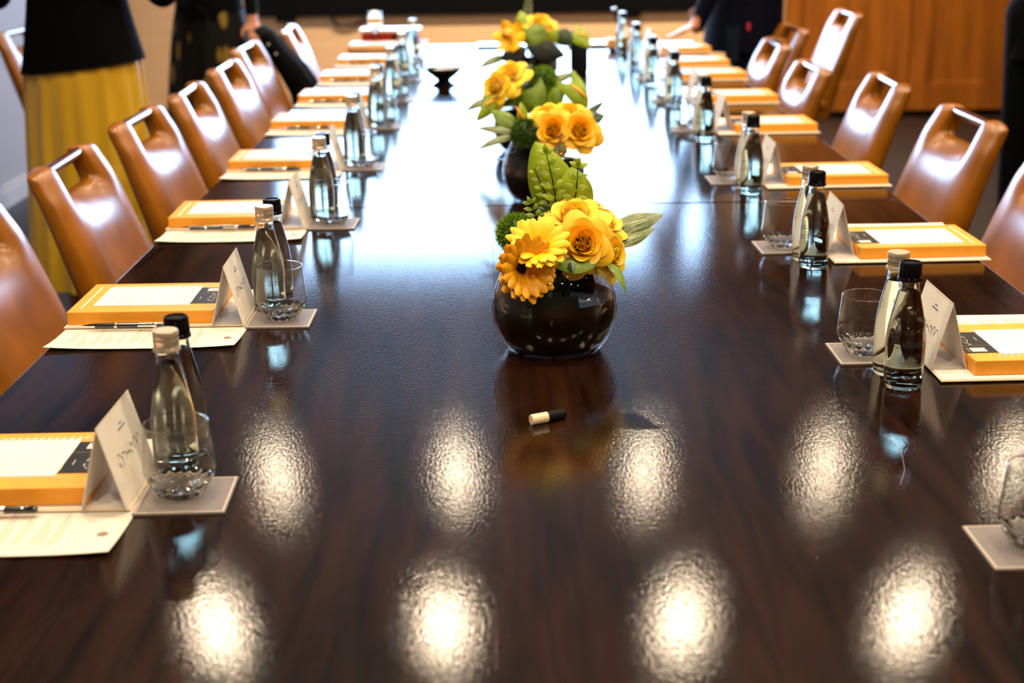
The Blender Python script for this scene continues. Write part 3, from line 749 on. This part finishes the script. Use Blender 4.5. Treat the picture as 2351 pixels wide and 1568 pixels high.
# second bouquet
rose((.077, 3.10, .930), (-.3, -.5, .85), 1.05, 1, 'yellow rose at the upper left of the second bouquet', 0)
rose((.092, 3.055, .906), (-.1, -.92, .45), 1.12, 1, 'yellow-orange rose lower left in the second bouquet', 2, 1)
rose((.149, 3.055, .905), (.2, -.92, .45), 1.12, 1, 'yellow-orange rose lower right in the second bouquet', 2, 2)
rose((.130, 3.12, .932), (.1, -.4, .95), 1.15, 1, 'yellow rose at the top of the second bouquet', 1, .5)
rose((.172, 3.09, .900), (.85, -.5, .35), .9, 1, 'yellow rose at the right edge of the second bouquet', 0, .9)
fuzz((.034, 3.075, .893), .037, 1, 'dark green fuzzy dianthus ball in the second bouquet', 'moss_dark')
leaf((.017, 3.10, .889), (-.076, 3.10, .906), .011, 1, 'upper streaked leaf reaching left from the second bouquet', 'leaf_variegated', CM, .10)
leaf((.008, 3.08, .890), (-.073, 3.05, .866), .010, 1, 'lower streaked leaf reaching left from the second bouquet', 'leaf_variegated', CM, .12)
leaf((.018, 3.12, .898), (-.042, 3.14, .938), .022, 1, 'dark green leaf at the left of the second bouquet', 'leaf_green', CM, .08)
leaf((.160, 3.14, .925), (.208, 3.16, .952), .010, 1, 'thin dark leaf pointing up right from the second bouquet', 'leaf_dark', CM, -.1)
leaf((.164, 3.12, .914), (.207, 3.12, .926), .019, 1, 'broad dark leaf at the right of the second bouquet', 'leaf_dark', CM, .1)
anthurium((.030, 3.13, .905), (.024, 3.14, .956), .017, 1, 'small upright green anthurium in the second bouquet', 'leaf_lime', True, (.6, -.8, 0), (-.018, -.02, .045))
leaf((.115, 3.03, .878), (.090, 3.015, .862), .008, 1, 'small leaf hanging under the second roses', 'leaf_dark', CM, .1)
o = tag(MB().tube([(.095, 3.035, .855), (.101, 3.025, .875), (.110, 3.022, .905)], [.0025, .0028, .0022], 8).build('pink_stalk', 'stem_pink'), 'thin pink stalk leaning before the second vase', 'stalk')
# third bouquet
rose((-.003, 3.70, .950), (-.3, -.6, .8), 1.25, 2, 'yellow rose at the top left of the third bouquet', 1)
rose((-.036, 3.68, .922), (-.6, -.7, .4), 1.1, 2, 'yellow rose below the top one in the third bouquet', 0, 1)
fuzz((.086, 3.74, .926), .042, 2, 'green fuzzy dianthus ball in the third bouquet', 'moss_green')
anthurium((.050, 3.68, .915), (.066, 3.67, .845), .040, 2, 'broad olive anthurium hanging in the middle of the third bouquet', 'leaf_green', False, (-.2, -.9, .3))
anthurium((.092, 3.70, .868), (.141, 3.70, .922), .034, 2, 'broad olive anthurium tilting right in the third bouquet', 'leaf_green', False)
anthurium((.155, 3.685, .930), (.200, 3.67, .862), .030, 2, 'lime anthurium with yellow spike at the right of the third bouquet', 'leaf_lime', True, (.1, -.95, .3), (.052, -.022, -.045))
anthurium((-.028, 3.675, .900), (-.088, 3.65, .838), .021, 2, 'lime anthurium with orange spike at the left of the third bouquet', 'leaf_lime', True, (.3, -.9, .3), (-.040, -.03, -.022))
leaf((-.04, 3.70, .890), (-.118, 3.68, .860), .013, 2, 'streaked leaf reaching left from the third bouquet', 'leaf_variegated', CM, .12)
leaf((.100, 3.74, .930), (.174, 3.745, .950), .014, 2, 'pale pointed leaf reaching right from the third bouquet', 'leaf_variegated', CM, -.08)
leaf((.030, 3.70, .890), (-.026, 3.70, .868), .015, 2, 'dull green leaf under the third roses', 'leaf_green', CM, .1)
leaf((.020, 3.70, .925), (.060, 3.72, .975), .016, 2, 'dark leaf standing behind the third roses', 'leaf_dark', CM, .1)
sprig((.020, 3.70, .900), (.030, 3.71, .960), 2, 'leafy sprig beside the third roses', 5, .022, 'leaf_green')
# far bouquet
def lily(p, n, s, vase, label):
    M = frame(p, n); t = empty('lily'); t.matrix_world = M
    for k in range(6):
        a = 2 * PI * k / 6; b = Vector((.006 * math.cos(a), .006 * math.sin(a), -.01)); e = Vector((.062 * s * math.cos(a), .062 * s * math.sin(a), .014))
        link('petal', leaf_mesh(b, e, .024 * s, (0, 0, 1), 'petal_yellow', -.12, .2, wav=.12), t, loc=b)
    MB().lathe([(.006, -.015), (.012, .01), (.020, .028), (.022, .03)], 14, (0, 0, 0), mod=lambda i, a, r: r * (1 + .1 * math.cos(5 * a))).build('trumpet', 'spadix', t, smooth=180)
    stem_to(t, p, vase, M.inverted()); tag(t, label, 'flower')
lily((.003, 5.10, .920), (-.35, -.85, .4), 1.05, 3, 'yellow trumpet flower with orange cup in the farthest bouquet')
rose((.112, 5.20, .955), (.1, -.5, .85), 1.45, 3, 'yellow rose at the top of the farthest bouquet', 1)
rose((.146, 5.18, .922), (.8, -.5, .3), 1.2, 3, 'yellow rose at the right of the farthest bouquet', 0)
anthurium((.052, 5.2, .945), (.044, 5.24, .998), .026, 3, 'upright lime anthurium at the top of the farthest bouquet', 'leaf_lime', False)
anthurium((.086, 5.12, .940), (.095, 5.10, .870), .046, 3, 'broad green leaf in the middle of the farthest bouquet', 'leaf_green', False)
leaf((.05, 5.13, .93), (.13, 5.12, .945), .028, 3, 'green leaf below the top rose of the farthest bouquet', 'leaf_green', CM, .1)
leaf((.144, 5.15, .885), (.170, 5.15, .942), .024, 3, 'lime leaf at the right of the farthest bouquet', 'leaf_lime', CM, .1)
leaf((.185, 5.2, .876), (.206, 5.22, .935), .036, 3, 'round dark leaf beside the black cylinder', 'leaf_dark', CM, .1, .2, 'round')
anthurium((.240, 5.22, .922), (.292, 5.19, .868), .032, 3, 'lime anthurium leaning over the black cylinder', 'leaf_lime', True, (.1, -.9, .4), (.045, -.02, -.015))
leaf((-.0, 5.15, .850), (-.116, 5.1, .808), .020, 3, 'streaked grey-green leaf reaching left from the farthest bouquet', 'leaf_variegated', CM, .12)
leaf((.06, 5.1, .885), (.20, 5.1, .850), .050, 3, 'black-green leaf spreading under the farthest flowers', 'leaf_black', CM, .1)
leaf((.06, 5.1, .880), (-.03, 5.08, .840), .045, 3, 'black-green leaf under the trumpet flower', 'leaf_black', CM, .1)
sprig((.066, 5.25, .943), (.072, 5.27, 1.03), 3, 'pale sprig rising above the farthest bouquet', 5, .022, 'leaf_variegated')

# clear acrylic stands by the vases
for (x0, x1, y, h, l) in ((-.032, .05, 2.276, .112, 'clear acrylic stand behind the front vase'), (-.040, .03, 3.617, .07, 'clear acrylic stand left of the second vase')):
    t = tag(empty('acrylic_stand', ((x0 + x1) / 2, y, TZ)), l, 'stand')
    MB().box(-(x1 - x0) / 2, (x1 - x0) / 2, -.0015, .0015, .003, h).build('panel', 'acrylic', t, smooth=0, bevel=.0004)
    MB().box(-(x1 - x0) / 2, (x1 - x0) / 2, -.02, .02, 0, .003).build('foot', 'acrylic', t, smooth=0, bevel=.0004)

# ------------------------------------------------------------------ other things on the table
t = tag(empty('marker_pen', (.031, 1.679, TZ), (0, 0, .45)), 'short black marker with a cream end lying before the front vase', 'marker')
def mseg(prof, nm, mm):
    m = MB(); m.lathe(prof, 16); m.v = [(z, x, y + .0068) for (x, y, z) in m.v]; m.build(nm, mm, t, smooth=50, recalc=True)
mseg([(.0001, -.0115), (.0064, -.0115), (.0066, -.010), (.0066, .011)], 'cream_end', 'cream_plastic')
mseg([(.0066, .011), (.0068, .0115), (.0068, .034), (.006, .036), (.0001, .036)], 'barrel', 'black_matte')
tag(MB().tube([(.450, 1.619, .7503), (.456, 1.585, .7503), (.4545, 1.555, .7503), (.446, 1.510, .7503), (.430, 1.469, .7503)], .00022, 4).build('stray_hair', 'stem_pink'), 'single stray hair lying on the dark tabletop', 'hair')
# footed black bowl of wrapped sweets
bw = tag(empty('footed_bowl', (-.235, 5.12, TZ)), 'black footed bowl on the bare middle of the table', 'bowl')
MB().lathe([(.0001, .0), (.045, .0), (.040, .006), (.024, .016), (.022, .020), (.035, .030), (.055, .046), (.067, .062), (.066, .063), (.052, .050), (.030, .034), (.0001, .030)], 40).build('bowl_body', 'black_plastic', bw)
for k in range(9):
    a = k * 2.4; q = .012 * math.sqrt(k)
    s = tag(empty('wrapped_sweet', (-.235 + q * math.cos(a), 5.12 + q * math.sin(a), TZ + .054 + .003 * (k % 3)), (.3 * (k % 3), .2 * (k % 2), a)), 'pale wrapped sweet heaped in the black bowl', 'sweet', 'wrapped sweets in the bowl')
    MB().ball((0, 0, 0), .009, 8, 6, (1.3, .8, .7)).build('candy', 'wrapper', s)
    MB().add([(.010, 0, 0), (.020, -.007, .003), (.021, .007, .002), (-.010, 0, 0), (-.020, .007, .003), (-.021, -.007, .002)], [(0, 1, 2), (3, 4, 5)]).build('wrapper_ends', 'wrapper', s, smooth=0)
# black cylinder behind the third bouquet
t = tag(empty('black_cylinder', (.264, 5.46, TZ)), 'tall black cylinder holder standing beside the farthest bouquet', 'holder')
MB().lathe([(.0001, 0), (.030, 0), (.033, .003), (.034, .01), (.034, .148), (.032, .151), (.029, .151), (.029, .10), (.0001, .10)], 32).build('cylinder_body', 'black_matte', t)
MB().lathe([(.0345, .135), (.0352, .136), (.0352, .139), (.0345, .140)], 32).build('rim_band', 'black_plastic', t)
# far end, left: document case, white-topped red box, wine glass, covered jar
t = tag(empty('document_case', (-.57, 6.30, TZ), (0, 0, .05)), 'padded tan leather document case at the far left end of the table', 'case')
MB().box(-.13, .13, -.09, .09, 0, .045).build('padded_body', 'tan_leather', t, smooth=180, bevel=.02, bseg=5)
MB().box(-.04, .04, -.094, -.088, .012, .030).build('flap_tab', 'tan_leather', t, smooth=0, bevel=.002)
MB().tube([(-.125, -.0905, .022), (.125, -.0905, .022)], .0012, 6).build('zip_line', 'chrome', t)
t = tag(empty('gift_box', (-.53, 6.51, TZ)), 'red box with a white lid beside the wine glass at the far end', 'box')
MB().box(-.125, .125, -.07, .07, 0, .075).build('red_side', 'red_card', t, smooth=0, bevel=.002)
MB().box(-.135, .135, -.08, .08, .075, .088).build('white_lid', 'white_card', t, smooth=0, bevel=.002)
MB().box(.01, .05, -.072, -.069, .03, .065).build('dark_label', 'box_dark', t, smooth=0)
t = tag(empty('wine_glass', (-.590, 6.40, TZ + .0452)), 'stemmed wine glass standing on the tan case at the far left', 'glass')
MB().lathe([(.0001, 0), (.028, 0), (.0285, .0015), (.010, .004), (.004, .008), (.0036, .030), (.006, .040), (.020, .050), (.032, .068), (.0345, .085), (.029, .125), (.0282, .1255), (.0278, .125), (.0330, .085), (.0305, .069), (.018, .052), (.0001, .046)], 40).build('wine_bowl', 'glass', t, smooth=60)
t = tag(empty('covered_jar', (-.352, 5.72, TZ)), 'small clear jar with a flat white lid by the far left bottles', 'jar')
MB().lathe([(.0001, 0), (.020, 0), (.023, .004), (.024, .03), (.020, .060), (.017, .072), (.0155, .072), (.0185, .058), (.022, .03), (.020, .006), (.0001, .006)], 32).build('jar_body', 'glass', t, smooth=60)
MB().lathe([(.0001, .0722), (.024, .0722), (.025, .074), (.025, .080), (.023, .082), (.0001, .082)], 32).build('lid', 'white_card', t)
# far end: two slim devices
t = tag(empty('tablet', (-.045, 6.50, TZ)), 'black tablet lying at the far end left of the bouquet', 'tablet')
MB().box(-.10, .10, -.075, .075, 0, .012).build('tablet_body', 'black_plastic', t, smooth=0, bevel=.003)
MB().box(-.092, .092, -.067, .067, .0118, .0124).build('tablet_glass', 'pen_black', t, smooth=0)
t = tag(empty('laptop', (.36, 6.50, TZ)), 'closed silver laptop lying at the far end right of the bouquet', 'laptop')
MB().box(-.10, .10, -.085, .085, .001, .008).build('laptop_base', 'chair_metal', t, smooth=0, bevel=.002)
MB().box(-.10, .10, -.085, .085, .0085, .015).build('laptop_lid', 'silver_cap', t, smooth=0, bevel=.002)
# right far end: amber box and slim dark stick with a silver tip
t = tag(empty('note_box', (.455, 6.255, TZ), (0, 0, .1)), 'small amber box with dark foot beside the farthest right bottle', 'box')
MB().box(-.032, .032, -.03, .03, .014, .052).build('amber_block', 'orange_card', t, smooth=0, bevel=.003)
MB().box(-.022, .022, -.02, .02, 0, .014).build('dark_foot', 'box_dark', t, smooth=0)
t = tag(empty('stick_microphone', (.505, 6.40, TZ)), 'slim dark stick microphone with silver tip leaning behind the farthest right bottle', 'microphone')
MB().lathe([(.0001, 0), (.026, 0), (.026, .004), (.008, .010), (.0001, .010)], 24).build('base', 'black_plastic', t)
MB().tube([(0, 0, .008), (-.012, 0, .08), (-.040, 0, .158)], [.004, .006, .010], 10).build('stick', 'black_plastic', t)
MB().tube([(-.040, 0, .158), (-.044, 0, .170)], [.011, .011], 12).build('silver_tip', 'silver_cap', t)

# ------------------------------------------------------------------ people
def remesh_body(name, segs, balls, fmat, mats, parent, voxel=.010):
    mb = MB()
    for (a, b, ra, rb) in segs:
        a, b = Vector(a), Vector(b); n = 5
        mb.tube([a.lerp(b, k / n) for k in range(n + 1)], [ra + (rb - ra) * k / n for k in range(n + 1)], 14)
        mb.ball(a, ra, 14, 10); mb.ball(b, rb, 14, 10)
    for c, r, s in balls: mb.ball(c, r, 18, 12, s)
    me = mb.mesh(name, None, 180); o = bpy.data.objects.new(name, me); COL.objects.link(o)
    m = o.modifiers.new('r', 'REMESH'); m.mode = 'VOXEL'; m.voxel_size = voxel
    s = o.modifiers.new('s', 'SMOOTH'); s.iterations = 4; s.factor = .5
    dg = bpy.context.evaluated_depsgraph_get(); ev = bpy.data.meshes.new_from_object(o.evaluated_get(dg))
    o.modifiers.clear(); o.data = ev; ev.materials.clear()
    for q in mats: ev.materials.append(MATS[q])
    for p in ev.polygons: p.use_smooth = True; p.material_index = fmat(p.center)
    o.parent = parent; return o
def hand_segs(w, d, side, curl=.5):
    """palm and five fingers from wrist w along direction d; side = direction of the thumb"""
    w, d, side = Vector(w), Vector(d).normalized(), Vector(side).normalized(); side = (side - d * side.dot(d)).normalized(); nn = d.cross(side)
    S = []
    for k in (-1, -.33, .33, 1): S.append((w + side * .012 * k, w + d * .085 + side * .026 * k, .014, .0125))
    for k, L in ((1, .068), (.33, .078), (-.33, .072), (-1, .056)):
        b = w + d * .085 + side * .026 * k; m = b + (d + nn * curl * .4).normalized() * L * .5; e = m + (d + nn * curl * 1.2).normalized() * L * .5
        S += [(b, m, .0098, .0088), (m, e, .0088, .0075)]
    b = w + d * .02 + side * .022; m = b + (side * .9 + d * .8).normalized() * .042; e = m + (side * .35 + d + nn * curl * .3).normalized() * .034
    S += [(b, m, .0135, .0108), (m, e, .0105, .0085)]
    return S
def head_parts(hc, face, parent, hairlong=False):
    """hair cap and eyes for a head at hc looking along face"""
    hc, f = Vector(hc), Vector(face).normalized(); s = f.cross(Vector((0, 0, 1))).normalized()
    mb = MB(); mb.ball(hc - f * .022 + Vector((0, 0, .018)), .1, 20, 14, (.98, .98, 1.08))
    if hairlong: mb.ball(hc - f * .06 - Vector((0, 0, .09)), .085, 16, 12, (1, .8, 1.5))
    mb.build('hair', 'hair_dark', parent, smooth=180)
    for k in (-1, 1): MB().ball(hc + f * .083 + s * .032 * k + Vector((0, 0, -.002)), .011, 10, 8).build('eye', 'eye', parent, smooth=180)
def head_geo(hc, face):
    hc, f = Vector(hc), Vector(face).normalized(); s = f.cross(Vector((0, 0, 1))).normalized()
    B = [(hc, .1, (.86, .86, 1.12)), (hc + f * .02 - Vector((0, 0, .055)), .072, (.9, .9, .9)), (hc + f * .1 - Vector((0, 0, .025)), .017, (1, 1, 1.2)),
         (hc + s * .088 - Vector((0, 0, .015)), .022, (.7, .7, 1.3)), (hc - s * .088 - Vector((0, 0, .015)), .022, (.7, .7, 1.3)), (hc + f * .088 - Vector((0, 0, .062)), .016, (1.3, 1.3, .5))]
    return [(tuple(c), r, q) for c, r, q in B]
def skirt(parent, waist_z, hem_z, a0, b0, a1, b1, pleats, amp, m, cx=0, cy=0, name='skirt'):
    def fn(u, v):
        a = 2 * PI * u; z = waist_z + (hem_z - waist_z) * v
        f = 1 + amp * (.25 + .75 * v) * (math.sin(pleats * a) + .5 * math.sin(pleats * 1.7 * a + 2 * v) * .6)
        e = v ** .8
        return (cx + (a0 + (a1 - a0) * e) * f * math.cos(a), cy + (b0 + (b1 - b0) * e) * f * math.sin(a), z)
    return MB().grid(fn, 160, 14, closed=True).build(name, m, parent, smooth=180)

# woman in the gold skirt, back to the table end, elbows out
pa = tag(empty('person', (-1.355, 4.58, 0)), 'person in black top and long gold satin skirt standing behind the left chairs', 'person')
segs = [((0, 0, .93), (0, 0, 1.10), .135, .130), ((0, 0, 1.10), (0, .0, 1.30), .130, .145), ((-.06, 0, 1.36), (.06, 0, 1.36), .085, .085), ((0, 0, 1.40), (0, .01, 1.50), .052, .05),
        ((-.085, 0, .92), (-.09, 0, .50), .085, .055), ((.085, 0, .92), (.09, 0, .50), .085, .055), ((-.09, 0, .50), (-.09, .01, .09), .055, .036), ((.09, 0, .50), (.09, .01, .09), .055, .036),
        ((-.09, .0, .045), (-.09, -.13, .03), .034, .026), ((.09, .0, .045), (.09, -.13, .03), .034, .026),
        ((-.165, 0, 1.37), (-.265, .04, 1.12), .056, .052), ((-.265, .04, 1.12), (-.12, -.17, 1.28), .050, .030),
        ((.165, 0, 1.37), (.262, .04, 1.12), .056, .052), ((.262, .04, 1.12), (.12, -.17, 1.26), .050, .030)]
segs += hand_segs((-.12, -.17, 1.28), (1, -.15, .4), (0, 0, 1)) + hand_segs((.12, -.17, 1.26), (-1, -.15, .3), (0, 0, 1))
hc = (0, -.005, 1.60)
def fm(c):
    if c.z > 1.47: return 1
    if 1.22 < c.z < 1.4 and c.y < -.15 and abs(c.x) < .14: return 1
    if c.z < .5: return 1 if c.z > .07 else 0
    return 0
remesh_body('body', segs, head_geo(hc, (0, -1, 0)), fm, ['cloth_black', 'skin'], pa); head_parts(hc, (0, -1, 0), pa, True)
MB().grid(lambda u, v: ((.150 + .047 * v ** 1.2) * (1 + .012 * math.sin(7 * 2 * PI * u)) * math.cos(2 * PI * u), (.118 + .035 * v) * math.sin(2 * PI * u), 1.14 - .245 * v - .02 * v * math.cos(2 * PI * u) * -1), 64, 8, closed=True).build('top_hem', 'cloth_black', pa, smooth=180)
skirt(pa, .94, .20, .180, .135, .218, .20, 17, .055, 'satin_gold')

# woman in the dark patterned skirt further back
pb = tag(empty('person', (-1.42, 6.92, 0)), 'person in black jacket and dark patterned skirt holding a black coat behind the left chairs', 'person')
segs = [((0, 0, .92), (0, 0, 1.08), .12, .115), ((0, 0, 1.08), (0, 0, 1.28), .115, .135), ((-.06, 0, 1.34), (.06, 0, 1.34), .08, .08), ((0, 0, 1.38), (0, 0, 1.48), .05, .048),
        ((-.08, 0, .90), (-.085, 0, .48), .08, .052), ((.08, 0, .90), (.085, 0, .48), .08, .052), ((-.085, 0, .48), (-.085, .01, .09), .052, .035), ((.085, 0, .48), (.085, .01, .09), .052, .035),
        ((-.085, 0, .045), (-.085, -.13, .03), .034, .026), ((.085, 0, .045), (.085, -.13, .03), .034, .026),
        ((-.155, 0, 1.34), (-.15, .02, 1.08), .05, .044), ((-.15, .02, 1.08), (-.09, -.15, .92), .044, .03),
        ((.155, 0, 1.34), (.195, .0, 1.07), .05, .044), ((.195, 0, 1.07), (.215, -.10, .86), .044, .028)]
segs += hand_segs((-.09, -.15, .92), (.8, -.4, -.2), (0, 0, 1)) + hand_segs((.215, -.10, .86), (.25, -.5, -.8), (-1, 0, .2))
hc = (0, -.005, 1.58)
def fm(c):
    if c.z > 1.45: return 1
    if c.z < .88 and c.x > .15 and c.y < -.07: return 1
    if c.z < .5: return 1 if c.z > .07 else 0
    return 0
remesh_body('body', segs, head_geo(hc, (0, -1, 0)), fm, ['cloth_black', 'skin'], pb); head_parts(hc, (0, -1, 0), pb, True)
MB().grid(lambda u, v: ((.135 + .035 * v) * math.cos(2 * PI * u), (.118 + .03 * v) * math.sin(2 * PI * u), 1.10 - .25 * v), 48, 6, closed=True).build('jacket_hem', 'cloth_black', pb, smooth=180)
skirt(pb, .90, .15, .165, .14, .27, .22, 11, .03, 'floral')
# black coat hanging over the fifth/sixth left chairs from her hand
ct = tag(empty('draped_coat', (-.90, 5.90, 0)), 'black coat with pale beads hung over the chair backs at the far left', 'coat')
path = [((-.235, .28, .845), .030), ((-.13, .06, .895), .040), ((-.085, -.02, .875), .055), ((-.035, -.04, .80), .075), ((.02, -.05, .73), .092), ((.06, -.05, .66), .098), ((.075, -.05, .56), .10)]
def coat(u, v):
    k = v * (len(path) - 1); i = min(int(k), len(path) - 2); f = k - i
    c = Vector(path[i][0]).lerp(Vector(path[i + 1][0]), f); r = path[i][1] + (path[i + 1][1] - path[i][1]) * f
    a = 2 * PI * u; return (c.x + r * .55 * (1 + .12 * math.sin(5 * a)) * math.cos(a), c.y + r * .9 * math.sin(a), c.z + r * .28 * math.cos(a))
MB().grid(coat, 40, 28, closed=True).build('coat_cloth', 'cloth_black', ct, smooth=180)
for k in range(4): MB().ball((-.065 + .030 * k, -.10 - .012 * (k % 2), .84 - .037 * k), .004, 8, 6).build('bead', 'print_white', ct)

# man in the navy suit leaning on the table at the far right
pm = tag(empty('person', (1.085, 6.74, 0)), 'person in dark navy suit leaning one hand on the table at the far right', 'person')
segs = [((0, 0, .95), (-.05, -.01, 1.15), .150, .155), ((-.05, -.01, 1.15), (-.18, -.03, 1.34), .155, .150), ((-.20, -.16, 1.42), (-.20, .11, 1.42), .085, .085), ((-.24, -.03, 1.45), (-.30, -.03, 1.53), .06, .057),
        ((0, -.09, .93), (.02, -.10, .50), .095, .065), ((.0, .09, .93), (.02, .10, .50), .095, .065), ((.02, -.10, .50), (.05, -.10, .09), .065, .046), ((.02, .10, .50), (.05, .10, .09), .065, .046),
        ((.04, -.10, .05), (-.12, -.11, .035), .042, .032), ((.04, .10, .05), (-.12, .11, .035), .042, .032),
        ((-.20, -.20, 1.41), (-.13, -.28, 1.12), .064, .055), ((-.13, -.28, 1.12), (-.235, -.23, .842), .052, .036),
        ((-.18, .17, 1.41), (-.10, .24, 1.12), .062, .054), ((-.10, .24, 1.12), (-.14, .20, .90), .052, .036)]
segs += hand_segs((-.235, -.23, .838), (-1, .05, -.48), (0, -1, 0), .1) + hand_segs((-.14, .20, .90), (-.3, 0, -1), (-1, 0, 0))
hc = (-.36, -.03, 1.62)
def fm(c):
    if c.z > 1.50 and c.x < -.2: return 1
    if c.z < .87 and c.x < -.235: return 1
    if c.z < .87 and c.y > .15 and c.z > .6 and c.x < -.1: return 1
    return 0
remesh_body('body', segs, head_geo(hc, (-1, -.1, -.3)), fm, ['cloth_navy', 'skin'], pm); head_parts(hc, (-1, -.1, -.3), pm)
MB().grid(lambda u, v: (.02 - .02 * v + (.165 + .02 * v) * math.cos(2 * PI * u), (.175 + .02 * v) * math.sin(2 * PI * u), 1.02 - .32 * v), 48, 8, closed=True).build('jacket_skirt', 'cloth_navy', pm, smooth=180)
MB().box(-.012, .002, -.208, -.2, .80, .835).build('red_badge', 'red_cloth', pm, smooth=0, bevel=.003)
MB().grid(lambda u, v: (-.10 + .06 * u, -.185 - .02 * math.sin(PI * u), .82 - .16 * v), 6, 6).build('pocket_cloth', 'blue_cloth', pm, smooth=180)

# figure in black at the right edge of the picture
pr = tag(empty('person', (2.10, 5.55, 0)), 'person in black suit standing cut off by the right edge of the picture', 'person')
segs = [((0, 0, .95), (0, 0, 1.15), .15, .15), ((0, 0, 1.15), (0, 0, 1.38), .15, .155), ((-.12, 0, 1.44), (.12, 0, 1.44), .085, .085), ((0, 0, 1.47), (0, 0, 1.57), .06, .057),
        ((-.10, 0, .93), (-.105, 0, .50), .10, .075), ((.10, 0, .93), (.105, 0, .50), .10, .075), ((-.105, 0, .50), (-.105, .01, .09), .075, .06), ((.105, 0, .50), (.105, .01, .09), .075, .06),
        ((-.105, 0, .05), (-.115, -.16, .035), .045, .034), ((.105, 0, .05), (.115, -.16, .035), .045, .034),
        ((-.19, 0, 1.43), (-.21, .02, 1.15), .06, .052), ((-.21, .02, 1.15), (-.12, -.2, 1.2), .05, .036),
        ((.19, 0, 1.43), (.24, .02, 1.15), .06, .052), ((.24, .02, 1.15), (.12, -.2, 1.2), .05, .036)]
segs += hand_segs((-.12, -.2, 1.2), (1, -.1, .2), (0, 0, 1), .4) + hand_segs((.12, -.2, 1.22), (-1, -.1, .2), (0, 0, 1), .4)
hc = (0, -.01, 1.68)
def fm(c):
    if c.z > 1.54: return 1
    if 1.12 < c.z < 1.32 and c.y < -.185: return 1
    return 0
remesh_body('body', segs, head_geo(hc, (-.5, -1, 0)), fm, ['cloth_black', 'skin'], pr); head_parts(hc, (-.5, -1, 0), pr)
MB().grid(lambda u, v: ((.17 + .02 * v) * math.cos(2 * PI * u), (.16 + .02 * v) * math.sin(2 * PI * u), 1.05 - .28 * v), 48, 6, closed=True).build('jacket_skirt', 'cloth_black', pr, smooth=180)
